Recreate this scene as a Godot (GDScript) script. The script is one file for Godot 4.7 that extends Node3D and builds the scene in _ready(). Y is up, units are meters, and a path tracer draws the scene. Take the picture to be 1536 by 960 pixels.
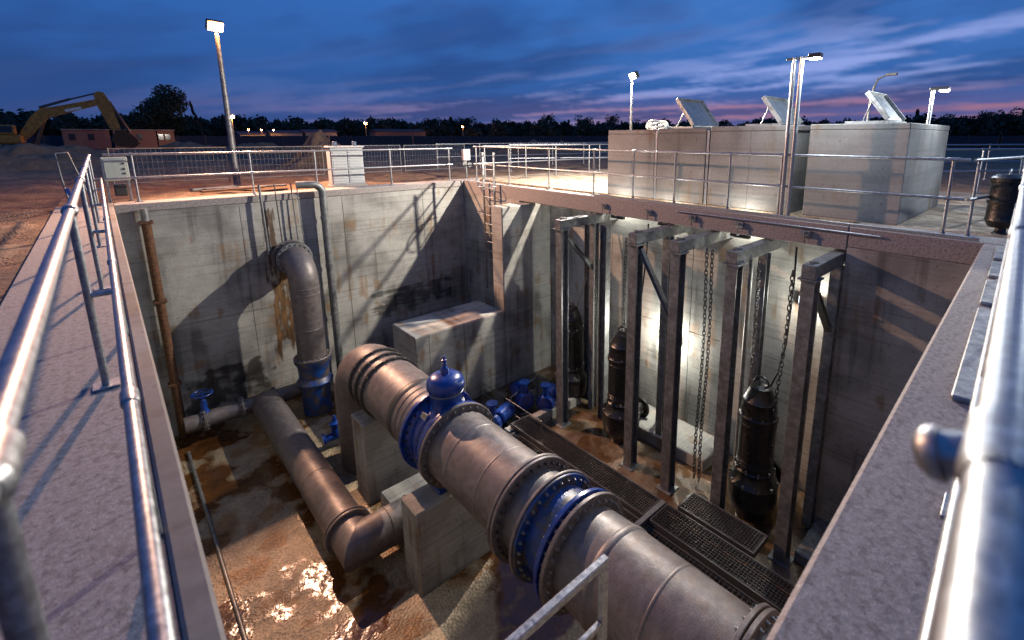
extends Node3D

# ---------------------------------------------------------------- basics
var M := {}
var rng := RandomNumberGenerator.new()
const FLOOR := -5.6
const BACK := -13.85

func _ready():
	rng.seed = 7
	# camera: standing over the near corner of the pit; -z runs along the pit's long side, +x across it
	var cam := Camera3D.new()
	cam.name = "camera"
	add_child(cam)
	cam.position = Vector3(0, 1.42, 0)
	cam.rotation_degrees = Vector3(-11.68, -43.776, 0)
	cam.near = 0.05
	cam.far = 4000.0
	cam.projection = Camera3D.PROJECTION_FRUSTUM
	cam.keep_aspect = Camera3D.KEEP_HEIGHT
	cam.size = 0.05 * 960.0 / 722.6
	cam.frustum_offset = Vector2(0.05 * (768.0 - 850.0) / 722.6, 0.05 * (354.0 - 480.0) / 722.6)
	var ca := CameraAttributesPhysical.new()
	ca.exposure_aperture = 2.0
	ca.frustum_focal_length = 17.0
	ca.frustum_focus_distance = 9.0
	cam.attributes = ca
	cam.current = true
	# sky and exposure
	var we := WorldEnvironment.new()
	we.name = "world_environment"
	var e := Environment.new()
	e.background_mode = Environment.BG_SKY
	var sky := Sky.new()
	var pm := PanoramaSkyMaterial.new()
	pm.panorama = sky_texture()
	sky.sky_material = pm
	e.sky = sky
	e.background_energy_multiplier = 1.2
	e.tonemap_mode = Environment.TONE_MAPPER_LINEAR
	e.tonemap_exposure = 1.15
	e.sdfgi_enabled = true
	e.ssao_enabled = true
	e.ssil_enabled = true
	we.environment = e
	add_child(we)
	materials()
	setting()
	pit_walls()
	lamps()
	chambers()
	railings()
	pipework()
	lifting_frames()
	pumps()
	sump_details()
	site_things()
	background()

# ---------------------------------------------------------------- naming
func uniq(parent: Node, called: String) -> String:
	if not parent.has_node(NodePath(called)):
		return called
	var k := 1
	while parent.has_node(NodePath("%s_%03d" % [called, k])):
		k += 1
	return "%s_%03d" % [called, k]

func thing(called: String, label: String, category: String, at := Vector3.ZERO, group := "", turn := 0.0) -> Node3D:
	var o := Node3D.new()
	o.name = uniq(self, called)
	add_child(o)
	o.position = at
	o.rotation.y = turn
	tag(o, label, category, group)
	return o

func tag(o: Node, label: String, category: String, group := "") -> void:
	o.set_meta("label", label)
	o.set_meta("category", category)
	if group != "":
		o.set_meta("group", group)

func put(called: String, st: SurfaceTool, m: Material, parent: Node = self, kind := "") -> MeshInstance3D:
	var o := MeshInstance3D.new()
	o.name = uniq(parent, called)
	o.mesh = st.commit()
	o.material_override = m
	parent.add_child(o)
	if kind != "":
		o.set_meta("kind", kind)
	return o

func share(called: String, mesh: Mesh, m: Material, parent: Node, xf: Transform3D) -> MeshInstance3D:
	var o := MeshInstance3D.new()
	o.name = uniq(parent, called)
	o.mesh = mesh
	o.material_override = m
	o.transform = xf
	parent.add_child(o)
	return o

# ---------------------------------------------------------------- mesh building
func mb() -> SurfaceTool:
	var st := SurfaceTool.new()
	st.begin(Mesh.PRIMITIVE_TRIANGLES)
	return st

func tri(st, a, b, c, na, nb, nc) -> void:
	if (b - a).cross(c - a).dot(na + nb + nc) > 0.0:
		var t = b; b = c; c = t
		t = nb; nb = nc; nc = t
	st.set_normal(na); st.add_vertex(a)
	st.set_normal(nb); st.add_vertex(b)
	st.set_normal(nc); st.add_vertex(c)

func poly(st, pts: Array, mid: Vector3) -> void:
	var n: Vector3 = (pts[1] - pts[0]).cross(pts[2] - pts[0]).normalized()
	if n.dot(pts[0] - mid) < 0.0:
		n = -n
	for k in range(1, pts.size() - 1):
		tri(st, pts[0], pts[k], pts[k + 1], n, n, n)

func facing(st, pts: Array, n: Vector3) -> void:
	for k in range(1, pts.size() - 1):
		tri(st, pts[0], pts[k], pts[k + 1], n, n, n)

# a box from lo to hi under xf, its edges chamfered by b
func box(st, lo: Vector3, hi: Vector3, b := 0.0, xf := Transform3D.IDENTITY) -> void:
	var c := (lo + hi) / 2.0
	var h := (hi - lo) / 2.0
	var mid := xf * c
	if b <= 0.0:
		for ax in 3:
			var u := (ax + 1) % 3
			var v := (ax + 2) % 3
			for s in [-1.0, 1.0]:
				var q := []
				for k in [[-1, -1], [1, -1], [1, 1], [-1, 1]]:
					var p := Vector3.ZERO
					p[ax] = s * h[ax]; p[u] = k[0] * h[u]; p[v] = k[1] * h[v]
					q.append(xf * (c + p))
				poly(st, q, mid)
		return
	b = minf(b, minf(h.x, minf(h.y, h.z)) * 0.95)
	for ax in 3:
		var u := (ax + 1) % 3
		var v := (ax + 2) % 3
		for s in [-1.0, 1.0]:
			var q := []
			for k in [[-1, -1], [1, -1], [1, 1], [-1, 1]]:
				var p := Vector3.ZERO
				p[ax] = s * h[ax]; p[u] = k[0] * (h[u] - b); p[v] = k[1] * (h[v] - b)
				q.append(xf * (c + p))
			poly(st, q, mid)
			for s2 in [-1.0, 1.0]:
				var q2 := []
				for w in [-1.0, 1.0]:
					var p := Vector3.ZERO
					p[ax] = s * h[ax]; p[u] = s2 * (h[u] - b); p[v] = w * (h[v] - b)
					q2.append(xf * (c + p))
				for w in [1.0, -1.0]:
					var p := Vector3.ZERO
					p[ax] = s * (h[ax] - b); p[u] = s2 * h[u]; p[v] = w * (h[v] - b)
					q2.append(xf * (c + p))
				poly(st, q2, mid)
	for sx in [-1.0, 1.0]:
		for sy in [-1.0, 1.0]:
			for sz in [-1.0, 1.0]:
				var q := []
				for ax in 3:
					var p := Vector3(sx * (h.x - b), sy * (h.y - b), sz * (h.z - b))
					p[ax] = [sx, sy, sz][ax] * h[ax]
					q.append(xf * (c + p))
				poly(st, q, mid)

# a round tube along pts; r may be one radius or one per point
func tube(st, pts: Array, r, seg := 14, caps := true) -> void:
	var n := pts.size()
	var rings := []
	var norms := []
	var t0: Vector3 = (pts[1] - pts[0]).normalized()
	var side := t0.cross(Vector3.UP if absf(t0.y) < 0.9 else Vector3.RIGHT).normalized()
	var dirs := []
	for i in n:
		var t: Vector3
		if i == 0: t = t0
		elif i == n - 1: t = (pts[i] - pts[i - 1]).normalized()
		else: t = ((pts[i] - pts[i - 1]).normalized() + (pts[i + 1] - pts[i]).normalized()).normalized()
		side = (side - t * side.dot(t)).normalized()
		var up := t.cross(side)
		var rad: float = r[i] if r is Array else r
		var ring := []
		var nr := []
		for k in seg:
			var a := TAU * k / seg
			var d := side * cos(a) + up * sin(a)
			ring.append(pts[i] + d * rad)
			nr.append(d)
		rings.append(ring); norms.append(nr); dirs.append(t)
	for i in n - 1:
		for k in seg:
			var j := (k + 1) % seg
			tri(st, rings[i][k], rings[i][j], rings[i + 1][k], norms[i][k], norms[i][j], norms[i + 1][k])
			tri(st, rings[i][j], rings[i + 1][j], rings[i + 1][k], norms[i][j], norms[i + 1][j], norms[i + 1][k])
	if caps:
		facing(st, rings[0], -dirs[0])
		facing(st, rings[n - 1], dirs[n - 1])

# profile of [radius, height] turned about the y axis of xf; sharp at corners above 35 degrees
func lathe(st, xf: Transform3D, prof: Array, seg := 32) -> void:
	var bn := []
	for i in prof.size() - 1:
		var d := Vector2(prof[i + 1][0] - prof[i][0], prof[i + 1][1] - prof[i][1])
		bn.append(Vector2(d.y, -d.x).normalized())
	for i in prof.size() - 1:
		var n0: Vector2 = bn[i]
		var n1: Vector2 = bn[i]
		if i > 0 and bn[i - 1].dot(bn[i]) > 0.8: n0 = (bn[i - 1] + bn[i]).normalized()
		if i < bn.size() - 1 and bn[i + 1].dot(bn[i]) > 0.8: n1 = (bn[i + 1] + bn[i]).normalized()
		for k in seg:
			var a := TAU * k / seg
			var b := TAU * (k + 1) / seg
			var ca := Vector3(cos(a), 0, sin(a))
			var cb := Vector3(cos(b), 0, sin(b))
			var p00: Vector3 = xf * (ca * prof[i][0] + Vector3.UP * prof[i][1])
			var p01: Vector3 = xf * (cb * prof[i][0] + Vector3.UP * prof[i][1])
			var p10: Vector3 = xf * (ca * prof[i + 1][0] + Vector3.UP * prof[i + 1][1])
			var p11: Vector3 = xf * (cb * prof[i + 1][0] + Vector3.UP * prof[i + 1][1])
			var B := xf.basis
			var a0 := (B * (ca * n0.x + Vector3.UP * n0.y)).normalized()
			var b0 := (B * (cb * n0.x + Vector3.UP * n0.y)).normalized()
			var a1 := (B * (ca * n1.x + Vector3.UP * n1.y)).normalized()
			var b1 := (B * (cb * n1.x + Vector3.UP * n1.y)).normalized()
			if prof[i][0] > 1e-5: tri(st, p00, p01, p10, a0, b0, a1)
			if prof[i + 1][0] > 1e-5: tri(st, p01, p11, p10, b0, b1, a1)

func arc(c: Vector3, u: Vector3, v: Vector3, r: float, n: int, from := 0.0, to := PI / 2) -> Array:
	var o := []
	for i in n + 1:
		var a: float = lerp(from, to, float(i) / n)
		o.append(c + u * (r * cos(a)) + v * (r * sin(a)))
	return o

func along_z(at: Vector3) -> Transform3D:      # y axis of the lathe laid along +z
	return Transform3D(Basis(Vector3(1, 0, 0), Vector3(0, 0, 1), Vector3(0, -1, 0)), at)

func along_x(at: Vector3) -> Transform3D:
	return Transform3D(Basis(Vector3(0, -1, 0), Vector3(1, 0, 0), Vector3(0, 0, 1)), at)

# a flange disc (pipe through it) with its bolts as a sub-part
func flange(parent: Node, xf: Transform3D, ri: float, ro: float, th: float, nb: int, m: Material, mbolt: Material, called := "flange") -> void:
	var st := mb()
	lathe(st, xf, [[ri, 0], [ro - 0.008, 0], [ro, 0.008], [ro, th - 0.008], [ro - 0.008, th], [ri, th]], 56)
	var f := put(called, st, m, parent)
	st = mb()
	var rb := (ri + ro) / 2.0 + 0.01
	for k in nb:
		var a := TAU * (k + 0.5) / nb
		var c := Vector3(cos(a) * rb, 0, sin(a) * rb)
		var t := Transform3D(xf.basis, xf * c)
		lathe(st, t, [[0, -0.035], [0.012, -0.035], [0.012, -0.024], [0.021, -0.024], [0.021, 0.0]], 6)
		lathe(st, t, [[0.021, th], [0.021, th + 0.022], [0.012, th + 0.022], [0.012, th + 0.04], [0, th + 0.04]], 6)
	put("bolts", st, mbolt, f, "stuff")

# ---------------------------------------------------------------- textures
func noise_bytes(sd: int, freq: float, w: int, h: int, oct := 4, kind := FastNoiseLite.TYPE_SIMPLEX_SMOOTH) -> PackedByteArray:
	var n := FastNoiseLite.new()
	n.seed = sd
	n.noise_type = kind
	n.frequency = freq
	n.fractal_octaves = oct
	var im := n.get_seamless_image(w, h)
	im.convert(Image.FORMAT_L8)
	return im.get_data()

func tex_of(w: int, h: int, data: PackedByteArray, f: int) -> ImageTexture:
	var im := Image.create_from_data(w, h, false, f, data)
	im.generate_mipmaps()
	return ImageTexture.create_from_image(im)

func normal_of(w: int, h: int, data: PackedByteArray, s: float) -> ImageTexture:
	var im := Image.create_from_data(w, h, false, Image.FORMAT_L8, data)
	im.convert(Image.FORMAT_RGBA8)
	im.bump_map_to_normal_map(s)
	return ImageTexture.create_from_image(im)

# stained concrete: mottling, lift lines, drip streaks, pores. base and stain are sRGB colours 0..255
func concrete_maps(sd: int, w: int, base: Vector3, stain: Vector3, rust: Vector3, streaky: float, lines: float) -> Array:
	var big := noise_bytes(sd, 0.004, w, w, 4)
	var mid := noise_bytes(sd + 1, 0.02, w, w, 4)
	var fine := noise_bytes(sd + 2, 0.18, w, w, 2)
	var cell := noise_bytes(sd + 3, 0.045, w, w, 1, FastNoiseLite.TYPE_CELLULAR)
	var colrow := noise_bytes(sd + 4, 0.03, w, w, 3)
	var rs := noise_bytes(sd + 5, 0.006, w, w, 3)
	var out := PackedByteArray()
	out.resize(w * w * 3)
	var bump := PackedByteArray()
	bump.resize(w * w)
	var i := 0
	for y in w:
		var ly := 0.0
		var sh := int(w / 6.0)
		var yy := y % sh
		if yy < 3: ly = lines
		for x in w:
			var b := big[i] / 255.0
			var m := mid[i] / 255.0
			var f := fine[i] / 255.0
			var s := colrow[(int(y * 0.06) % w) * w + x] / 255.0       # stretched down the wall
			var bd := colrow[((y * 2) % w) * w + int(x * 0.05)] / 255.0       # stretched along the wall
			var k := clampf((b - 0.42) * 2.2 + (m - 0.5) * 0.9, 0.0, 1.0) * 0.55
			k += clampf((s - 0.56) * 4.0, 0.0, 1.0) * streaky * clampf((b - 0.3) * 2.5, 0.0, 1.0)
			k += clampf((bd - 0.52) * 4.0, 0.0, 1.0) * 0.28
			k += ly * clampf((m - 0.35) * 3.0, 0.0, 1.0)
			if cell[i] < 22 and f > 0.56: k += 0.45
			k = clampf(k, 0.0, 0.92)
			var q := clampf((rs[i] / 255.0 - 0.62) * 4.0, 0.0, 0.55) * clampf((s - 0.4) * 3.0, 0.0, 1.0)
			var g := 0.95 + (f - 0.5) * 0.1 + (m - 0.5) * 0.12 + (bd - 0.5) * 0.1
			var c := base.lerp(stain, k).lerp(rust, q) * g
			out[i * 3] = int(clampf(c.x, 0, 255))
			out[i * 3 + 1] = int(clampf(c.y, 0, 255))
			out[i * 3 + 2] = int(clampf(c.z, 0, 255))
			bump[i] = int(clampf(110 + (f - 0.5) * 50 + (m - 0.5) * 40 + (bd - 0.5) * 60 - (60 if cell[i] < 22 and f > 0.56 else 0), 0, 255))
			i += 1
	return [tex_of(w, w, out, Image.FORMAT_RGB8), normal_of(w, w, bump, 3.0)]

# two colours by patchy noise, with a roughness map: wet where the second colour lies
func patch_maps(sd: int, w: int, dry: Vector3, wet: Vector3, third: Vector3, edge: float, bias: float, r_dry: float, r_wet: float, f0 := 0.006, specks := 0.0) -> Array:
	var big := noise_bytes(sd, f0, w, w, 5)
	var mid := noise_bytes(sd + 1, 0.03, w, w, 4)
	var fine := noise_bytes(sd + 2, 0.2, w, w, 2)
	var th := noise_bytes(sd + 3, f0 * 1.6, w, w, 4)
	var cell := noise_bytes(sd + 4, 0.09, w, w, 1, FastNoiseLite.TYPE_CELLULAR) if specks > 0.0 else fine
	var out := PackedByteArray()
	out.resize(w * w * 3)
	var ro := PackedByteArray()
	ro.resize(w * w)
	var bump := PackedByteArray()
	bump.resize(w * w)
	for i in w * w:
		var m := mid[i] / 255.0
		var f := fine[i] / 255.0
		var k := clampf((big[i] / 255.0 - bias + (m - 0.5) * 0.22) * edge, 0.0, 1.0)
		var t := clampf((th[i] / 255.0 - 0.55 + (m - 0.5) * 0.3) * 5.0, 0.0, 0.8)
		var c := dry.lerp(third, t * (1.0 - k)).lerp(wet, k) * (0.92 + (f - 0.5) * 0.3 + (m - 0.5) * 0.35)
		if specks > 0.0 and cell[i] < 40 and m > 0.5: c *= 1.0 - specks
		out[i * 3] = int(clampf(c.x, 0, 255))
		out[i * 3 + 1] = int(clampf(c.y, 0, 255))
		out[i * 3 + 2] = int(clampf(c.z, 0, 255))
		ro[i] = int(clampf(lerp(r_dry, r_wet, k) * 255.0 + (f - 0.5) * 20.0, 0, 255))
		bump[i] = int(clampf(lerp(110.0 + (f - 0.5) * 120.0 + (m - 0.5) * 150.0, 110.0 + (m - 0.5) * 70.0, k), 0, 255))
	return [tex_of(w, w, out, Image.FORMAT_RGB8), normal_of(w, w, bump, 4.0), tex_of(w, w, ro, Image.FORMAT_L8)]

func sky_texture() -> ImageTexture:
	var w := 2048
	var h := 1024
	var im := Image.create(w, h, false, Image.FORMAT_RGBF)
	var n1 := FastNoiseLite.new()
	n1.seed = 21; n1.frequency = 1.0; n1.fractal_octaves = 4
	var n2 := FastNoiseLite.new()
	n2.seed = 5; n2.frequency = 1.0; n2.fractal_octaves = 5
	for y in h:
		var el := 90.0 - 180.0 * (y + 0.5) / h
		if el < -3.0:
			for x in w: im.set_pixel(x, y, Color(0.03, 0.035, 0.05))
			continue
		var e := maxf(el, 0.0)
		var up := clampf(e / 16.0, 0.0, 1.0)
		var stp := 1 if el < 30.0 else 8
		for x in range(0, w, stp):
			var az := 360.0 * (x + 0.5 * stp) / w
			var ra := deg_to_rad(az)
			# the afterglow stands a little right of the view's middle
			var da := absf(wrapf(az - 70.0, -180.0, 180.0))
			var glow := exp(-pow(da / 40.0, 2.0))
			var c := Vector3(0.02, 0.045, 0.15).lerp(Vector3(0.021, 0.1, 0.34), pow(up, 0.8))
			c = c.lerp(Vector3(0.045, 0.15, 0.43), glow * 0.55 * clampf(e / 9.0, 0.0, 1.0))
						# streaks: cloud sheets seen edge on, leaning slightly
			var flat := e - 3.2 * sin(ra - 0.5)
			var hh := 60.0 / (e + 6.0)
			var a := n1.get_noise_3d(cos(ra) * 1.7, sin(ra) * 1.7, flat * 0.05 * hh)
			var b := n2.get_noise_3d(cos(ra) * 2.6 + 9.0, sin(ra) * 2.6, flat * 0.2 * hh)
			var f := n2.get_noise_3d(cos(ra) * 7.0, sin(ra) * 7.0 + 4.0, flat * 0.5 * hh)
			var dark := clampf((a + 0.5 * b + 0.2 * f) * 2.2 + 0.3, 0.0, 1.0)
			c = c.lerp(Vector3(0.015, 0.037, 0.125).lerp(Vector3(0.017, 0.055, 0.2), up), dark * 0.7)
			var lit := clampf((b + 0.45 * f - 0.4 * a) * 2.2 + 0.22, 0.0, 1.0)
			var mid := 3.0 + 8.0 * clampf(sin(ra - 0.75), 0.0, 1.0)
			var band := exp(-pow((e - mid) / 3.6, 2.0))
			c = c.lerp(Vector3(0.21, 0.28, 0.58), lit * glow * (0.06 + 0.85 * band))
			var low := exp(-pow((e - 2.6) / 1.5, 2.0))
			c = c.lerp(Vector3(0.27, 0.125, 0.19), clampf(glow * 1.1 * low * (0.2 + 0.8 * lit), 0.0, 0.85))
			for q in stp: im.set_pixel(x + q, y, Color(c.x, c.y, c.z))
	return ImageTexture.create_from_image(im)

func lin(r: float, g: float, b: float) -> Color:
	return Color(r, g, b).linear_to_srgb()

func mat(c: Color, rough: float, metal := 0.0) -> StandardMaterial3D:
	var m := StandardMaterial3D.new()
	m.albedo_color = c
	m.roughness = rough
	m.metallic = metal
	return m

func tri_mat(maps: Array, scale: float, rough: float, ns := 1.0, metal := 0.0, world := true) -> StandardMaterial3D:
	var m := mat(Color.WHITE, rough, metal)
	m.albedo_texture = maps[0]
	m.normal_enabled = true
	m.normal_texture = maps[1]
	m.normal_scale = ns
	if maps.size() > 2:
		m.roughness_texture = maps[2]
		m.roughness = 1.0
	m.uv1_triplanar = true
	m.uv1_world_triplanar = world
	m.uv1_scale = Vector3.ONE * scale
	return m

func materials():
	var wallmaps := concrete_maps(11, 1024, Vector3(161, 161, 155), Vector3(88, 87, 83), Vector3(122, 90, 60), 0.4, 0.5)
	M.wall = tri_mat(wallmaps, 0.13, 0.8, 0.4)
	M.box_wall = tri_mat(concrete_maps(61, 512, Vector3(138, 136, 132), Vector3(88, 86, 82), Vector3(120, 96, 70), 0.6, 0.3), 0.16, 0.8, 0.1)
	M.coping = tri_mat(patch_maps(31, 1024, Vector3(158, 152, 148), Vector3(132, 126, 123), Vector3(118, 112, 108), 2.0, 0.55, 0.85, 0.75, 0.01, 0.6), 1.25, 0.8, 0.4)
	M.floor = tri_mat(patch_maps(43, 1024, Vector3(152, 136, 110), Vector3(88, 56, 27), Vector3(122, 88, 50), 7.0, 0.475, 0.55, 0.17), 0.09, 0.5, 0.9)
	M.sump = tri_mat(patch_maps(47, 512, Vector3(128, 112, 92), Vector3(88, 68, 46), Vector3(104, 80, 54), 6.0, 0.45, 0.5, 0.12), 0.2, 0.5, 0.5)
	M.dirt = tri_mat(patch_maps(53, 1024, Vector3(134, 108, 83), Vector3(92, 73, 56), Vector3(114, 89, 66), 3.0, 0.5, 0.95, 0.85, 0.008), 0.12, 0.9, 1.6)
	M.apron = tri_mat(patch_maps(57, 512, Vector3(160, 146, 126), Vector3(118, 98, 76), Vector3(136, 118, 94), 4.0, 0.52, 0.9, 0.7, 0.012), 0.2, 0.9, 0.8)
	M.pipe = tri_mat(patch_maps(71, 512, Vector3(114, 109, 109), Vector3(92, 86, 86), Vector3(106, 94, 88), 2.5, 0.52, 0.5, 0.4, 0.012), 0.5, 0.4, 0.12, 0.3)
	M.galv = tri_mat(patch_maps(77, 512, Vector3(176, 180, 184), Vector3(150, 153, 156), Vector3(160, 160, 158), 4.0, 0.5, 0.44, 0.35, 0.03), 1.6, 0.3, 0.03, 0.85)
	M.galv_dull = tri_mat(patch_maps(79, 512, Vector3(132, 136, 137), Vector3(100, 103, 103), Vector3(112, 112, 108), 2.0, 0.5, 0.5, 0.38, 0.01), 0.5, 0.5, 0.06, 0.45)
	M.steel_dark = mat(lin(0.055, 0.055, 0.055), 0.45, 0.5)
	M.bolt = mat(lin(0.30, 0.29, 0.27), 0.4, 0.8)
	M.blue = tri_mat(patch_maps(83, 256, Vector3(15, 58, 140), Vector3(12, 44, 110), Vector3(20, 52, 118), 3.0, 0.55, 0.3, 0.24, 0.02), 0.9, 0.3, 0.1)
	M.blue_worn = tri_mat(patch_maps(87, 256, Vector3(18, 66, 138), Vector3(84, 74, 68), Vector3(26, 52, 96), 6.0, 0.5, 0.4, 0.45, 0.02), 0.6, 0.4, 0.3)
	M.black = tri_mat(patch_maps(91, 256, Vector3(30, 30, 30), Vector3(22, 22, 22), Vector3(42, 38, 34), 4.0, 0.5, 0.38, 0.24, 0.03), 0.8, 0.35, 0.5)
	M.rubber = mat(lin(0.015, 0.015, 0.016), 0.6)
	M.rusty = tri_mat(patch_maps(95, 256, Vector3(92, 60, 36), Vector3(60, 38, 24), Vector3(120, 84, 52), 3.0, 0.5, 0.85, 0.7, 0.03), 1.2, 0.8, 0.6)
	M.grating = mat(lin(0.10, 0.10, 0.10), 0.5, 0.6)
	M.yellow = tri_mat(patch_maps(97, 256, Vector3(176, 122, 40), Vector3(120, 82, 36), Vector3(140, 96, 44), 3.0, 0.55, 0.6, 0.7, 0.02), 0.4, 0.6, 0.3)
	M.white = mat(lin(0.62, 0.62, 0.60), 0.5)
	M.cabinet = mat(lin(0.33, 0.35, 0.36), 0.55)
	M.sage = mat(lin(0.32, 0.37, 0.33), 0.55)
	M.hatch = tri_mat(patch_maps(99, 256, Vector3(178, 180, 176), Vector3(150, 152, 150), Vector3(160, 160, 156), 3.0, 0.5, 0.5, 0.42, 0.02), 0.9, 0.5, 0.2, 0.5)
	M.bark = mat(lin(0.045, 0.034, 0.026), 0.9)
	M.leaf = mat(lin(0.035, 0.052, 0.026), 0.8)
	M.leaf_dark = mat(lin(0.028, 0.042, 0.026), 0.85)
	M.cabin = mat(lin(0.11, 0.09, 0.08), 0.75)
	M.shed = mat(lin(0.16, 0.20, 0.22), 0.7)
	M.hoarding = mat(lin(0.022, 0.027, 0.042), 0.8)
	M.glass = mat(lin(0.02, 0.025, 0.03), 0.08)
	M.hose = mat(lin(0.03, 0.05, 0.10), 0.5)

# ---------------------------------------------------------------- setting
func ground_patch(st, x0: float, x1: float, z0: float, z1: float, nx: int, nz: int, n: FastNoiseLite, amp: float) -> void:
	var hs := []
	for i in nx + 1:
		var row := []
		for j in nz + 1:
			var x: float = lerp(x0, x1, float(i) / nx)
			var z: float = lerp(z0, z1, float(j) / nz)
			var d := 1.0 if amp > 0.0 and i > 0 and j > 0 and i < nx and j < nz else 0.0
			row.append(Vector3(x, -0.06 + d * amp * n.get_noise_2d(x, z), z))
		hs.append(row)
	var nm := []
	for i in nx + 1:
		var row := []
		for j in nz + 1:
			var a: Vector3 = hs[mini(i + 1, nx)][j] - hs[maxi(i - 1, 0)][j]
			var b: Vector3 = hs[i][mini(j + 1, nz)] - hs[i][maxi(j - 1, 0)]
			row.append(b.cross(a).normalized())
		nm.append(row)
	for i in nx:
		for j in nz:
			tri(st, hs[i][j], hs[i + 1][j], hs[i][j + 1], nm[i][j], nm[i + 1][j], nm[i][j + 1])
			tri(st, hs[i + 1][j], hs[i + 1][j + 1], hs[i][j + 1], nm[i + 1][j], nm[i + 1][j + 1], nm[i][j + 1])

func setting():
	var n := FastNoiseLite.new()
	n.seed = 3; n.frequency = 0.35; n.fractal_octaves = 4
	var st := mb()
	ground_patch(st, -30, -0.8, -60, 12, 90, 200, n, 0.22)
	ground_patch(st, -0.8, 9.4, -60, -14.5, 60, 160, n, 0.2)
	ground_patch(st, 9.4, 60, -60, -14.5, 90, 90, n, 0.2)
	ground_patch(st, 16.0, 60, -14.5, 12, 60, 50, n, 0.15)
	ground_patch(st, -0.8, 16.0, 1.2, 12, 20, 20, n, 0.1)
	ground_patch(st, -1800, -30, -1800, 600, 1, 1, n, 0)
	ground_patch(st, 60, 1800, -1800, 600, 1, 1, n, 0)
	ground_patch(st, -30, 60, -1800, -60, 1, 1, n, 0)
	ground_patch(st, -30, 60, 12, 600, 1, 1, n, 0)
	put("ground", st, M.dirt, self, "structure")
	# concrete apron that carries the chambers behind the sump
	st = mb()
	box(st, Vector3(9.2, -0.34, -14.5), Vector3(16, 0, 1.2), 0.01)
	put("pavement", st, M.apron, self, "structure")
	# pit floor and the sump floor beyond the walkway
	st = mb()
	box(st, Vector3(-0.3, FLOOR - 0.4, -14.3), Vector3(6.0, FLOOR, 0.3))
	put("pit_floor", st, M.floor, self, "structure")
	st = mb()
	box(st, Vector3(6.0, FLOOR - 0.4, -14.3), Vector3(9.6, FLOOR - 0.004, 0.3))
	put("sump_floor", st, M.sump, self, "structure")

# a wall face made of cast panels with narrow recessed joints. o: lower corner, u/v: unit axes, n: outward
func panels(parent: Node, o: Vector3, u: Vector3, wu: Array, hv: Array, n: Vector3, m: Material, th := 0.02, gap := 0.005) -> void:
	for i in wu.size() - 1:
		for j in hv.size() - 1:
			var st := mb()
			var a: Vector3 = o + u * (wu[i] + gap) + Vector3.UP * (hv[j] + gap)
			var b: Vector3 = o + u * (wu[i + 1] - gap) + Vector3.UP * (hv[j + 1] - gap) + n * th
			box(st, Vector3(minf(a.x, b.x), minf(a.y, b.y), minf(a.z, b.z)), Vector3(maxf(a.x, b.x), maxf(a.y, b.y), maxf(a.z, b.z)), 0.004)
			put("panel", st, m, parent)

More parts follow.
